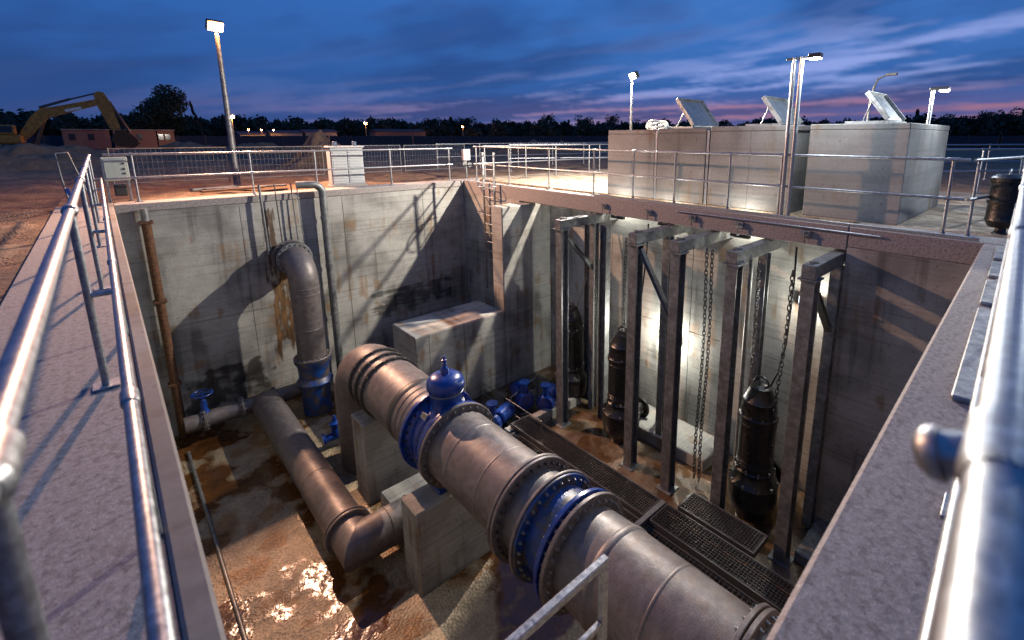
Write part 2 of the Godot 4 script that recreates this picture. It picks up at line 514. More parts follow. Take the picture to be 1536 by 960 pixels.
func pit_walls():
	# wall along the left of the picture, with the coping the near railing stands on
	var w := thing("pit_wall", "long grey concrete wall under the galvanised railing nearest the excavator", "wall", Vector3(0, FLOOR, -7))
	var st := mb()
	box(st, Vector3(-0.8, 0, -7.35), Vector3(0.07, 5.45, 7.0))
	put("wall_body", st, M.wall, w)
	st = mb()
	box(st, Vector3(-0.8, 5.45, -7.35), Vector3(-0.02, 5.6, 8.2), 0.012)
	put("coping", st, M.coping, w)
	st = mb()
	box(st, Vector3(-0.02, 5.45, -7.35), Vector3(0.07, 5.615, 6.6), 0.012)
	put("edge_strip", st, M.box_wall, w)
	# wall with the pipe penetration
	w = thing("pit_wall", "concrete end wall with the tall elbow pipe and a rust stain", "wall", Vector3(4.3, FLOOR, BACK))
	st = mb()
	box(st, Vector3(-4.23, 0, -0.6), Vector3(4.9, 5.42, -0.021))
	put("wall_body", st, M.wall, w)
	panels(w, Vector3(-4.23, 0, -0.02), Vector3.RIGHT, [0.0, 2.2, 4.6, 7.0, 8.48], [0.0, 2.7, 5.42], Vector3(0, 0, 1), M.wall)
	st = mb()
	box(st, Vector3(-4.23, 5.421, -0.6), Vector3(4.9, 5.6, 0.02), 0.015)
	put("coping", st, M.coping, w)
	stain(w, Vector3(-1.72, 1.0, 0.004), Vector3.RIGHT, 0.95, 2.75, Vector3(0, 0, 1), lin(0.17, 0.085, 0.03), 5, 0.9)
	stain(w, Vector3(-1.65, 3.2, 0.0045), Vector3.RIGHT, 0.4, 2.1, Vector3(0, 0, 1), lin(0.14, 0.07, 0.03), 8, 0.7)
	stain(w, Vector3(-3.9, 0.0, 0.004), Vector3.RIGHT, 2.3, 1.5, Vector3(0, 0, 1), lin(0.035, 0.03, 0.024), 9, 0.7)
	stain(w, Vector3(0.6, 1.6, 0.004), Vector3.RIGHT, 3.4, 0.9, Vector3(0, 0, 1), lin(0.04, 0.038, 0.034), 12, 0.55)
	# wall along the right of the picture; it runs a little out of square
	w = thing("pit_wall", "concrete wall with a broad rough coping beside the blurred near handrail", "wall", Vector3(0, FLOOR, -0.37), "", 0.038)
	st = mb()
	box(st, Vector3(-0.8, 0, 0), Vector3(9.6, 5.42, 1.2))
	put("wall_body", st, M.wall, w)
	st = mb()
	box(st, Vector3(0.0, 5.421, -0.004), Vector3(8.5, 5.6, 1.2), 0.02)
	put("coping", st, M.coping, w)
	# wall behind the lifting frames: recess, heavy edge beam above it, solid lengths at both ends
	w = thing("pit_wall", "concrete wall with a deep recess behind the steel lifting frames", "wall", Vector3(9.3, FLOOR, -6.4))
	st = mb()
	box(st, Vector3(0.021, 0, -4.5), Vector3(0.6, 5.26, 4.05))
	put("recess_wall", st, M.wall, w)
	panels(w, Vector3(0.02, 0, -4.0), Vector3(0, 0, 1), [0.0, 2.4, 4.8, 8.04], [0.0, 2.6, 5.26], Vector3(-1, 0, 0), M.wall)
	st = mb()
	box(st, Vector3(-0.75, 0, 4.05), Vector3(0.6, 5.26, 6.5))
	put("wall_end", st, M.wall, w)
	st = mb()
	box(st, Vector3(-0.75, 0, -7.45), Vector3(0.6, 5.26, -4.5))
	put("wall_end", st, M.wall, w)
	st = mb()
	box(st, Vector3(-0.75, 5.261, 4.05), Vector3(-0.151, 5.6, 6.6), 0.015)
	put("edge_beam", st, M.coping, w)
	st = mb()
	box(st, Vector3(-0.752, 5.2, -7.45), Vector3(-0.5, 5.6, 4.04), 0.015)
	put("edge_beam", st, M.coping, w)
	# wing wall closing the recess and the low bench in front of it
	w = thing("wing_wall", "tall pale concrete wing wall beside the caged ladder", "wall", Vector3(8.4, FLOOR, -10.4))
	st = mb()
	box(st, Vector3(-0.83, 0, -0.5), Vector3(0.92, 5.16, -0.021), 0.01)
	put("wall_body", st, M.wall, w)
	panels(w, Vector3(-0.82, 0, -0.02), Vector3.RIGHT, [0.0, 1.72], [0.0, 2.3, 5.15], Vector3(0, 0, 1), M.wall)
	w = thing("low_wall", "low concrete bench wall with a flat ledge behind the blue valve", "wall", Vector3(6.2, FLOOR, -10.4))
	st = mb()
	box(st, Vector3(-1.3, 0, -1.3), Vector3(1.36, 2.24, -0.021), 0.015)
	put("wall_body", st, M.wall, w)
	panels(w, Vector3(-1.3, 0, -0.02), Vector3.RIGHT, [0.0, 0.35, 1.35, 2.66], [0.0, 2.22], Vector3(0, 0, 1), M.wall)

# a stain of rust or dirt with ragged streaky edges, as a thin film on a wall: lies in the plane of u and up
func stain(parent: Node, o: Vector3, u: Vector3, w: float, h: float, n: Vector3, c: Color, sd: int, dens: float) -> void:
	var W := 128
	var H := 256
	var nz := FastNoiseLite.new()
	nz.seed = sd; nz.frequency = 0.02; nz.fractal_octaves = 4
	var im := Image.create(W, H, false, Image.FORMAT_RGBA8)
	for y in H:
		for x in W:
			var a := nz.get_noise_2d(x * 2.2, y * 0.16) * 0.9 + nz.get_noise_2d(x * 1.5 + 300, y * 1.2) * 0.6 + 0.5
			var ex := minf(x, W - 1 - x) / (W * 0.28)
			var ey := minf(y / (H * 0.06), (H - 1 - y) / (H * 0.35))
			a = clampf((a + minf(minf(ex, ey), 1.0) - 0.9) * 1.9, 0.0, 1.0) * dens
			var g := 0.85 + 0.4 * nz.get_noise_2d(x * 3.0, y * 0.7 + 80)
			im.set_pixel(x, y, Color(c.r * g, c.g * g, c.b * g, a))
	var m := mat(Color.WHITE, 0.75)
	m.albedo_texture = ImageTexture.create_from_image(im)
	m.transparency = BaseMaterial3D.TRANSPARENCY_ALPHA
	var st := mb()
	var pts := [o, o + u * w, o + u * w + Vector3.UP * h, o + Vector3.UP * h]
	var uv := [Vector2(0, 1), Vector2(1, 1), Vector2(1, 0), Vector2(0, 0)]
	for k in ([0, 2, 1, 0, 3, 2] if u.cross(Vector3.UP).dot(n) > 0 else [0, 1, 2, 0, 2, 3]):
		st.set_normal(n)
		st.set_uv(uv[k])
		st.add_vertex(pts[k])
	put("stain", st, m, parent)

# ---------------------------------------------------------------- lamps
func glow(c: Color, e: float) -> StandardMaterial3D:
	var m := mat(Color(0.9, 0.9, 0.9), 0.4)
	m.emission_enabled = true
	m.emission = c
	m.emission_energy_multiplier = e
	return m

func omni(at: Vector3, c: Color, energy: float, size: float, parent: Node):
	var l := OmniLight3D.new()
	l.name = uniq(parent, "light")
	l.light_color = c
	l.light_energy = energy
	l.light_size = size
	l.omni_range = 80.0
	l.omni_attenuation = 2.0
	l.shadow_enabled = true
	parent.add_child(l)
	l.position = at

# a post with a box floodlight; aim is the way it looks (horizontal), power at one metre
func flood(label: String, at: Vector3, h: float, aim: Vector3, c: Color, power: float, size := 0.3, r := 0.055, tilt := 0.5, group := "") -> Node3D:
	var t := thing("flood_lamp", label, "lamp", at, group)
	var st := mb()
	tube(st, [Vector3.ZERO, Vector3(0, h * 0.35, 0), Vector3(0, h - size * 0.5, 0)], [r * 1.35, r * 1.15, r * 0.75], 14)
	put("pole", st, M.galv_dull, t)
	st = mb()
	box(st, Vector3(-r * 2.2, 0, -r * 2.2), Vector3(r * 2.2, 0.03, r * 2.2), 0.004)
	put("base_plate", st, M.galv_dull, t)
	var d := (aim.normalized() * cos(tilt) + Vector3.DOWN * sin(tilt)).normalized()
	var b := Basis.looking_at(d)
	var xf := Transform3D(b, Vector3(0, h, 0))
	st = mb()
	box(st, Vector3(-size * 0.6, -size * 0.42, 0.02), Vector3(size * 0.6, size * 0.42, 0.16), 0.015, xf)
	put("housing", st, M.steel_dark, t)
	st = mb()
	box(st, Vector3(-size * 0.55, -size * 0.37, -0.012), Vector3(size * 0.55, size * 0.37, 0.018), 0.004, xf)
	put("lamp_face", st, glow(c, 12.0), t)
	omni(Vector3(0, h, 0) + d * 0.06, c, power, size * 0.35, t)
	return t

func lamps():
	var warm := Color(1.0, 0.95, 0.89)
	var led := Color(0.93, 0.97, 1.0)
	var big := flood("tall floodlight pole with the largest bright lamp, rising behind the pit's end wall", Vector3(2.94, -0.06, -17.67), 4.57, Vector3(0.15, 0, 1), Color(1.0, 0.66, 0.36), 34.0, 0.34, 0.07, 0.55)
	# second, clearer lamp of the same head: its beam is turned into the pit
	var sp := SpotLight3D.new()
	sp.name = "beam"
	sp.light_color = Color(1.0, 0.79, 0.66)
	sp.light_energy = 185.0
	sp.light_size = 0.12
	sp.spot_range = 80.0
	sp.spot_angle = 52.0
	sp.spot_attenuation = 2.0
	sp.spot_angle_attenuation = 0.6
	sp.shadow_enabled = true
	big.add_child(sp)
	sp.position = Vector3(0.1, 4.5, 0.1)
	sp.look_at_from_position(sp.global_position, Vector3(5.0, -2.5, -4.0))
	flood("bright warm floodlight on a pole behind the concrete chambers", Vector3(11.0, 0, -8.85), 3.05, Vector3(-0.9, 0, -0.25), warm, 150.0, 0.2, 0.035, 0.5)
	# white lamp on the double pole at the pit edge
	var t := thing("twin_pole_lamp", "twin galvanised pole with a small white lamp on its crossarm, between two chambers", "lamp", Vector3(8.65, 0, -3.45))
	var st := mb()
	for z in [-0.07, 0.05]:
		st = mb()
		tube(st, [Vector3(0.05, 0, z), Vector3(0.05, 2.72, z)], 0.035, 12)
		put("pole", st, M.galv, t)
	st = mb()
	box(st, Vector3(0.02, 2.68, -0.2), Vector3(0.08, 2.72, 0.3), 0.004)
	put("crossarm", st, M.galv_dull, t)
	st = mb()
	box(st, Vector3(-0.03, 2.68, 0.17), Vector3(0.11, 2.75, 0.36), 0.01)
	put("housing", st, M.steel_dark, t)
	st = mb()
	box(st, Vector3(-0.02, 2.655, 0.18), Vector3(0.10, 2.679, 0.35), 0.004)
	put("lamp_face", st, glow(led, 9.0), t)
	omni(Vector3(0.04, 2.6, 0.26), led, 5.0, 0.07, t)
	# lamp standing close to the end of the largest chamber
	t = thing("post_lamp", "thin post with a white lamp, standing on the end of the largest chamber", "lamp", Vector3(11.0, 1.63, -1.95))
	st = mb()
	tube(st, [Vector3.ZERO, Vector3(0, 0.62, 0)], 0.03, 12)
	put("pole", st, M.galv, t)
	st = mb()
	box(st, Vector3(-0.09, 0.6, -0.04), Vector3(0.09, 0.65, 0.24), 0.01)
	put("housing", st, M.steel_dark, t)
	st = mb()
	box(st, Vector3(-0.075, 0.57, 0.1), Vector3(0.075, 0.599, 0.23), 0.004)
	put("lamp_face", st, glow(led, 9.0), t)
	omni(Vector3(0, 0.52, 0.24), led, 2.0, 0.06, t)
	flood("white floodlight on a short pole facing the largest chamber's end", Vector3(11.4, 0, 1.0), 2.3, Vector3(-0.15, 0, -1), led, 7.5, 0.2, 0.035, 0.6)
	# work lamps fixed to the recess wall; those just under the slot also light the chambers' feet
	var wl := [[9.3, -6.1, -3.3, 5.0, "white work lamp low in the recess behind the far pump"], [9.3, -3.05, -1.6, 1.6, "white work lamp in the recess behind the near pump"], [8.96, -7.5, -0.45, 0.9, "white work lamp in the slot before the smallest chamber"], [8.96, -6.1, -0.45, 0.9, "white work lamp in the slot before the second chamber"], [8.96, -4.35, -0.45, 1.0, "white work lamp in the slot before the third chamber"]]
	for a in wl:
		t = thing("recess_lamp", a[4], "lamp", Vector3(a[0], a[2], a[1]), "work lamps in the recess")
		st = mb()
		box(st, Vector3(-0.1, -0.09, -0.2), Vector3(0.0, 0.09, 0.2), 0.015)
		put("housing", st, M.steel_dark, t)
		st = mb()
		if a[0] > 9.0:
			box(st, Vector3(-0.125, -0.075, -0.18), Vector3(-0.101, 0.075, 0.18), 0.006)
		else:
			box(st, Vector3(-0.09, 0.0905, -0.18), Vector3(-0.01, 0.105, 0.18), 0.006)
		put("lamp_face", st, glow(led, 6.0), t)
		omni(Vector3(-0.21, 0, 0) if a[0] > 9.0 else Vector3(-0.03, 0.16, 0), Color(1.0, 0.98, 0.93), a[3], 0.06, t)
		if a[0] < 9.0:
			st = mb()
			box(st, Vector3(-0.161, -0.02, -0.03), Vector3(-0.1, 0.2, 0.03), 0.005)
			put("bracket", st, M.galv, t)

# ---------------------------------------------------------------- concrete chambers
func chambers():
	var spec := [
		[-8.12, -6.70, 1.57, 2.3, "smallest concrete chamber, at the ladder end of the row, without a raised hatch"],
		[-6.62, -5.40, 1.59, 2.3, "second concrete chamber from the ladder end, its thin hatch propped open"],
		[-5.30, -3.56, 1.62, 2.3, "third concrete chamber, left of the twin pole, with an open hatch lid"],
		[-3.34, -1.85, 1.63, 3.3, "largest deep concrete chamber with its pale end face lit, open hatch on top"]]
	for i in 4:
		var s: Array = spec[i]
		var c := thing("concrete_chamber", s[4], "chamber", Vector3(9.21, 0, (s[0] + s[1]) / 2.0), "concrete chambers behind the pit")
		var hz: float = (s[1] - s[0]) / 2.0
		var st := mb()
		box(st, Vector3(0.02, 0.0, -hz + 0.02), Vector3(s[3] - 0.02, s[2] - 0.1, hz - 0.02))
		put("core", st, M.box_wall, c)
		var ws := [0.0, hz * 2.0] if hz < 0.75 else [0.0, hz, hz * 2.0]
		panels(c, Vector3(0.02, 0.0, -hz), Vector3(0, 0, 1), ws, [0.0, s[2] - 0.1], Vector3(-1, 0, 0), M.box_wall, 0.02, 0.002)
		if i == 3:
			panels(c, Vector3(0.022, 0.0, hz - 0.02), Vector3.RIGHT, [0.0, 1.6, 3.25], [0.0, s[2] - 0.1], Vector3(0, 0, 1), M.box_wall, 0.02, 0.002)
		st = mb()
		box(st, Vector3(0.001, s[2] - 0.099, -hz + 0.001), Vector3(s[3], s[2], hz - 0.001), 0.012)
		put("roof_slab", st, M.box_wall, c)
	# gap strips: galvanised posts in the joints
	for z in [-6.66, -5.35]:
		var g := mb()
		box(g, Vector3(-0.02, 0, -0.03), Vector3(0.02, 1.55, 0.03), 0.004)
		var o := put("joint_post", g, M.galv, self)
		o.position = Vector3(9.23, 0.0, z)
		tag(o, "bright steel strip in the joint between the %s chambers" % ("first and second" if z < -6 else "second and third"), "post", "steel joint strips")
	# hatches: open lid, frame, strut
	var hs := [[9.75, 1.59, -6.15, 0.72, "thin open hatch lid on the second chamber, nearest the warm floodlight"], [9.75, 1.62, -4.2, 0.6, "open hatch lid in the middle of the row, left of the twin pole"], [9.6, 1.63, -2.35, 0.55, "open hatch lid with a dished pale inside on the largest chamber"]]
	for h in hs:
		var t := thing("access_hatch", h[4], "hatch", Vector3(h[0], h[1], h[2]), "open hatches on the chambers")
		var d: float = h[3]
		var st := mb()
		for q in [[Vector3(-0.06, 0, -d), Vector3(0.0, 0.05, 0.12)], [Vector3(1.1, 0, -d), Vector3(1.16, 0.05, 0.12)]]:
			box(st, q[0], q[1], 0.006)
		for q in [[Vector3(0.001, 0, -d), Vector3(1.099, 0.05, -d + 0.06)], [Vector3(0.001, 0, 0.06), Vector3(1.099, 0.05, 0.12)]]:
			box(st, q[0], q[1], 0.006)
		put("frame", st, M.hatch, t)
		# lid hinged along x at z = 0.05, leaning back past upright towards -z
		var L := Node3D.new()
		L.name = "lid"
		t.add_child(L)
		L.position = Vector3(0, 0.06, 0.06)
		L.rotation.x = deg_to_rad(-128.0)
		st = mb()
		box(st, Vector3(0, -0.012, 0), Vector3(1.1, 0.012, d * 1.05), 0.004)
		put("plate", st, M.hatch, L)
		st = mb()
		box(st, Vector3(0, -0.07, 0), Vector3(0.03, -0.0125, d * 1.05), 0.004)
		box(st, Vector3(1.07, -0.07, 0), Vector3(1.1, -0.0125, d * 1.05), 0.004)
		box(st, Vector3(0.0305, -0.07, d * 1.02), Vector3(1.0695, -0.0125, d * 1.05), 0.004)
		put("rim", st, M.hatch, L)
		st = mb()
		tube(st, [Vector3(0.06, 0.03, -d * 0.55), Vector3(0.06, 0.36, -0.2)], 0.012, 8)
		put("strut", st, M.galv, t)
	# coiled cable on the first chamber
	var st2 := mb()
	for k in 3:
		var pts := []
		for i in 25:
			var a := TAU * i / 24.0
			pts.append(Vector3(cos(a) * (0.2 + 0.03 * k), 0.03 + 0.06 * k + 0.05 * sin(a * 2 + k), sin(a) * (0.28 - 0.03 * k)))
		tube(st2, pts, 0.022, 8, false)
	var cb := put("coiled_cable", st2, M.white, self)
	cb.position = Vector3(9.7, 1.58, -7.0)
	tag(cb, "pale coiled cable lying on top of the smallest chamber", "cable")

# ---------------------------------------------------------------- railings
# a straight two-rail tube railing between a and b (feet), with posts at the given shares
func railing(called: String, label: String, a: Vector3, b: Vector3, shares: Array, top := 1.1, midh := 0.55, r := 0.021, m: Material = null, group := "", foot := true) -> Node3D:
	if m == null: m = M.galv
	var t := thing(called, label, "railing", (a + b) / 2.0, group)
	var o := (a + b) / 2.0
	var d := (b - a).normalized()
	for h in [top, midh]:
		var st := mb()
		tube(st, [a - o + Vector3.UP * h, b - o + Vector3.UP * h], r, 12)
		put("top_rail" if h == top else "mid_rail", st, m, t)
	for s in shares:
		var p: Vector3 = a.lerp(b, s) - o
		var st := mb()
		tube(st, [p, p + Vector3.UP * top], r * 0.95, 12)
		var post := put("post", st, m, t)
		for h in [top, midh]:
			st = mb()
			tube(st, [p + Vector3.UP * h - d * r * 2.2, p + Vector3.UP * h - d * r * 1.7, p + Vector3.UP * h + d * r * 1.7, p + Vector3.UP * h + d * r * 2.2], [r * 1.1, r * 1.4, r * 1.4, r * 1.1], 10)
			put("fitting", st, m, post)
		if foot:
			st = mb()
			box(st, p + Vector3(-0.07, 0, -0.07), p + Vector3(0.07, 0.015, 0.07), 0.003)
			tube(st, [p, p + Vector3.UP * 0.07], r * 1.5, 10)
			put("base_plate", st, m, post)
	return t

func railings():
	# near railing on the left of the picture: tall outer posts, low inner posts, stub brackets between
	var t := thing("handrail", "close galvanised handrail running away along the broad coping towards the excavator", "railing", Vector3(-0.04, 0, -7))
	var st := mb()
	tube(st, [Vector3(-0.115, 1.03, 8.2), Vector3(-0.115, 1.03, -7.1)], 0.022, 28)
	put("top_rail", st, M.galv, t)
	st = mb()
	tube(st, [Vector3(0, 0.55, 8.2), Vector3(0, 0.55, -7.1)], 0.0195, 24)
	put("mid_rail", st, M.galv, t)
	for z in [6.15, 3.3, 0.8, -1.7, -4.2, -7.0]:
		st = mb()
		tube(st, [Vector3(-0.115, 0.0, z), Vector3(-0.115, 1.03, z)], 0.0185, 16)
		var post := put("post", st, M.galv, t)
		st = mb()
		tube(st, [Vector3(-0.115, 1.03, z - 0.06), Vector3(-0.115, 1.03, z - 0.05), Vector3(-0.115, 1.03, z + 0.05), Vector3(-0.115, 1.03, z + 0.06)], [0.024, 0.034, 0.034, 0.024], 20)
		put("fitting", st, M.galv, post)
		st = mb()
		tube(st, [Vector3(-0.115, 0.55, z), Vector3(0, 0.55, z)], 0.016, 12)
		put("bracket", st, M.galv, post)
		st = mb()
		box(st, Vector3(-0.175, 0.0, z - 0.06), Vector3(-0.055, 0.014, z + 0.06), 0.003)
		put("base_plate", st, M.galv, post)
	for z in [4.9, 2.4, -0.1, -2.6, -5.1]:
		st = mb()
		tube(st, [Vector3(0, 0.0, z), Vector3(0, 0.55, z)], 0.017, 14)
		var post := put("low_post", st, M.galv, t)
		st = mb()
		tube(st, [Vector3(0, 0.55, z - 0.05), Vector3(0, 0.55, z - 0.042), Vector3(0, 0.55, z + 0.042), Vector3(0, 0.55, z + 0.05)], [0.022, 0.026, 0.026, 0.022], 16)
		put("fitting", st, M.galv, post)
	# near railing on the right of the picture
	t = thing("handrail", "very close thick blurred handrail over the rough coping at the picture's edge", "railing", Vector3(0, 0, 0), "", 0.051)
	st = mb()
	tube(st, [Vector3(0.05, 1.1, 0.027), Vector3(8.6, 1.1, 0.027)], 0.029, 24)
	put("top_rail", st, M.galv, t)
	st = mb()
	tube(st, [Vector3(0.4, 0.55, 0.0), Vector3(8.6, 0.55, 0.0)], 0.022, 16)
	put("mid_rail", st, M.galv, t)
	for x in [0.62, 2.2, 4.2, 6.3, 8.45]:
		st = mb()
		tube(st, [Vector3(x, 0.0, 0.0), Vector3(x, 1.075, 0.02)], 0.022, 16)
		var post := put("post", st, M.galv, t)
		st = mb()
		tube(st, [Vector3(x - 0.06, 1.1, 0.027), Vector3(x - 0.05, 1.1, 0.027), Vector3(x + 0.05, 1.1, 0.027), Vector3(x + 0.06, 1.1, 0.027)], [0.031, 0.036, 0.036, 0.031], 18)
		put("fitting", st, M.galv, post)
		st = mb()
		box(st, Vector3(x - 0.08, 0.0, -0.05), Vector3(x + 0.08, 0.015, 0.06), 0.003)
		put("base_plate", st, M.galv, post)
	st = mb()
	st = mb()
	lathe(st, Transform3D(Basis(Vector3(1, 0, 0), Vector3(0, -0.35, -0.94).normalized(), Vector3(0, -0.94, 0.35).normalized()), Vector3(0.62, 1.1, 0.027)), [[0.024, 0.0], [0.024, 0.05], [0.03, 0.052], [0.03, 0.056], [0.027, 0.066], [0.018, 0.075], [0.0, 0.079]], 24)
	put("end_plug", st, M.galv, t)
	for q in [[3.2, 5.1], [5.3, 6.2], [6.4, 7.2], [7.4, 8.3]]:
		st = mb()
		box(st, Vector3(q[0], 0.0, -0.12), Vector3(q[1], 0.035, -0.02), 0.008)
		put("foot_pad", st, M.hatch, t)
	# end wall railing
	railing("railing", "galvanised railing along the top of the pit's end wall, tall floodlight pole behind it", Vector3(0.05, 0.0, -14.25), Vector3(8.3, 0.0, -14.05), [0.055, 0.32, 0.5, 0.75, 0.985], 1.04, 0.53)
	# railing on the edge beam in front of the chambers
	railing("railing", "long galvanised railing on the edge beam in front of the concrete chambers", Vector3(8.72, 0.0, -13.3), Vector3(8.72, 0.0, -1.0), [0.0, 0.14, 0.285, 0.42, 0.52, 0.61, 0.71, 0.79, 0.985], 1.1, 0.55)
	# cable tray rail along the beam
	st = mb()
	box(st, Vector3(8.57, 0.0, -8.0), Vector3(8.63, 0.05, -0.75), 0.004)
	var k := put("edge_channel", st, M.galv, self)
	tag(k, "straight galvanised channel laid along the edge beam at the railing's foot", "channel")
	st = mb()
	tube(st, [Vector3(8.52, -0.1, -5.6), Vector3(8.52, -0.1, -1.9)], 0.018, 12)
	k = put("conduit_pipe", st, M.galv, self)
	tag(k, "thin horizontal conduit fixed to the edge beam above the lifting frames", "conduit")
	for i in 5:
		st = mb()
		box(st, Vector3(-0.05, -0.05, -0.09), Vector3(0.0, 0.05, 0.09), 0.006)
		tube(st, [Vector3(-0.1, 0.02, 0), Vector3(-0.045, 0.02, 0)], 0.02, 8)
		tube(st, [Vector3(-0.08, 0.02, 0.0), Vector3(-0.08, -0.16, 0.01)], 0.012, 8)
		k = put("anchor_bracket", st, M.galv_dull, self)
		k.position = Vector3(8.545, -0.2, [-7.6, -6.3, -5.2, -4.2, -3.0][i])
		tag(k, "small steel anchor bracket on the edge beam, %s from the ladder end" % ["first", "second", "third", "fourth", "fifth"][i], "bracket", "anchor brackets on the edge beam")
	# railings round the next basin, beyond the corner
	railing("railing", "railing turning away from the pit corner towards the far basin", Vector3(8.75, 0.0, -13.5), Vector3(16, 0.0, -13.5), [0.06, 0.3, 0.5, 0.75, 1.0])
	railing("railing", "farther railing of the next basin, behind the corner railing", Vector3(10.5, 0.0, -19.0), Vector3(24, 0.0, -17.5), [0, 0.15, 0.3, 0.45, 0.6, 0.8, 1.0])
	railing("railing", "short railing with bright rails standing between the corner and the first chamber", Vector3(12.0, 0.0, -15.8), Vector3(17.0, 0.0, -13.0), [0, 0.33, 0.66, 1.0])
	railing("railing", "low distant railing seen beyond the end of the largest chamber", Vector3(15.2, 0.0, -2.4), Vector3(20.5, 0.0, 1.4), [0, 0.2, 0.4, 0.6, 0.8, 1.0], 1.1, 0.55, 0.024)
	railing("railing", "second railing beyond the largest chamber, behind the low one", Vector3(18.0, 0.0, -4.0), Vector3(26, 0.0, 1.0), [0, 0.2, 0.4, 0.6, 0.8, 1.0], 1.15, 0.6, 0.024)
	railing("railing", "short railing past the pit corner beside the black canister", Vector3(8.72, 0.0, -0.95), Vector3(12.5, 0.0, -0.2), [0.04, 0.5, 1.0], 1.1, 0.55)
	# small handrail over the near end of the great pipe
	t = thing("ladder_handrail", "small square galvanised handrail over the near end of the great pipe", "railing", Vector3(1.4, -0.8, -1.4))
	var p0 := Vector3(0.21, 0.05, 0)
	st = mb()
	box(st, Vector3(-1.5, 0.02, -0.022), Vector3(0.232, 0.065, 0.022), 0.006)
	put("top_rail", st, M.galv, t)
	st = mb()
	box(st, Vector3(0.188, -1.4, -0.021), Vector3(0.231, 0.019, 0.021), 0.006)
	put("post", st, M.galv, t)
	st = mb()
	box(st, Vector3(-1.5, -0.36, -0.016), Vector3(0.187, -0.325, 0.016), 0.005)
	put("mid_rail", st, M.galv, t)

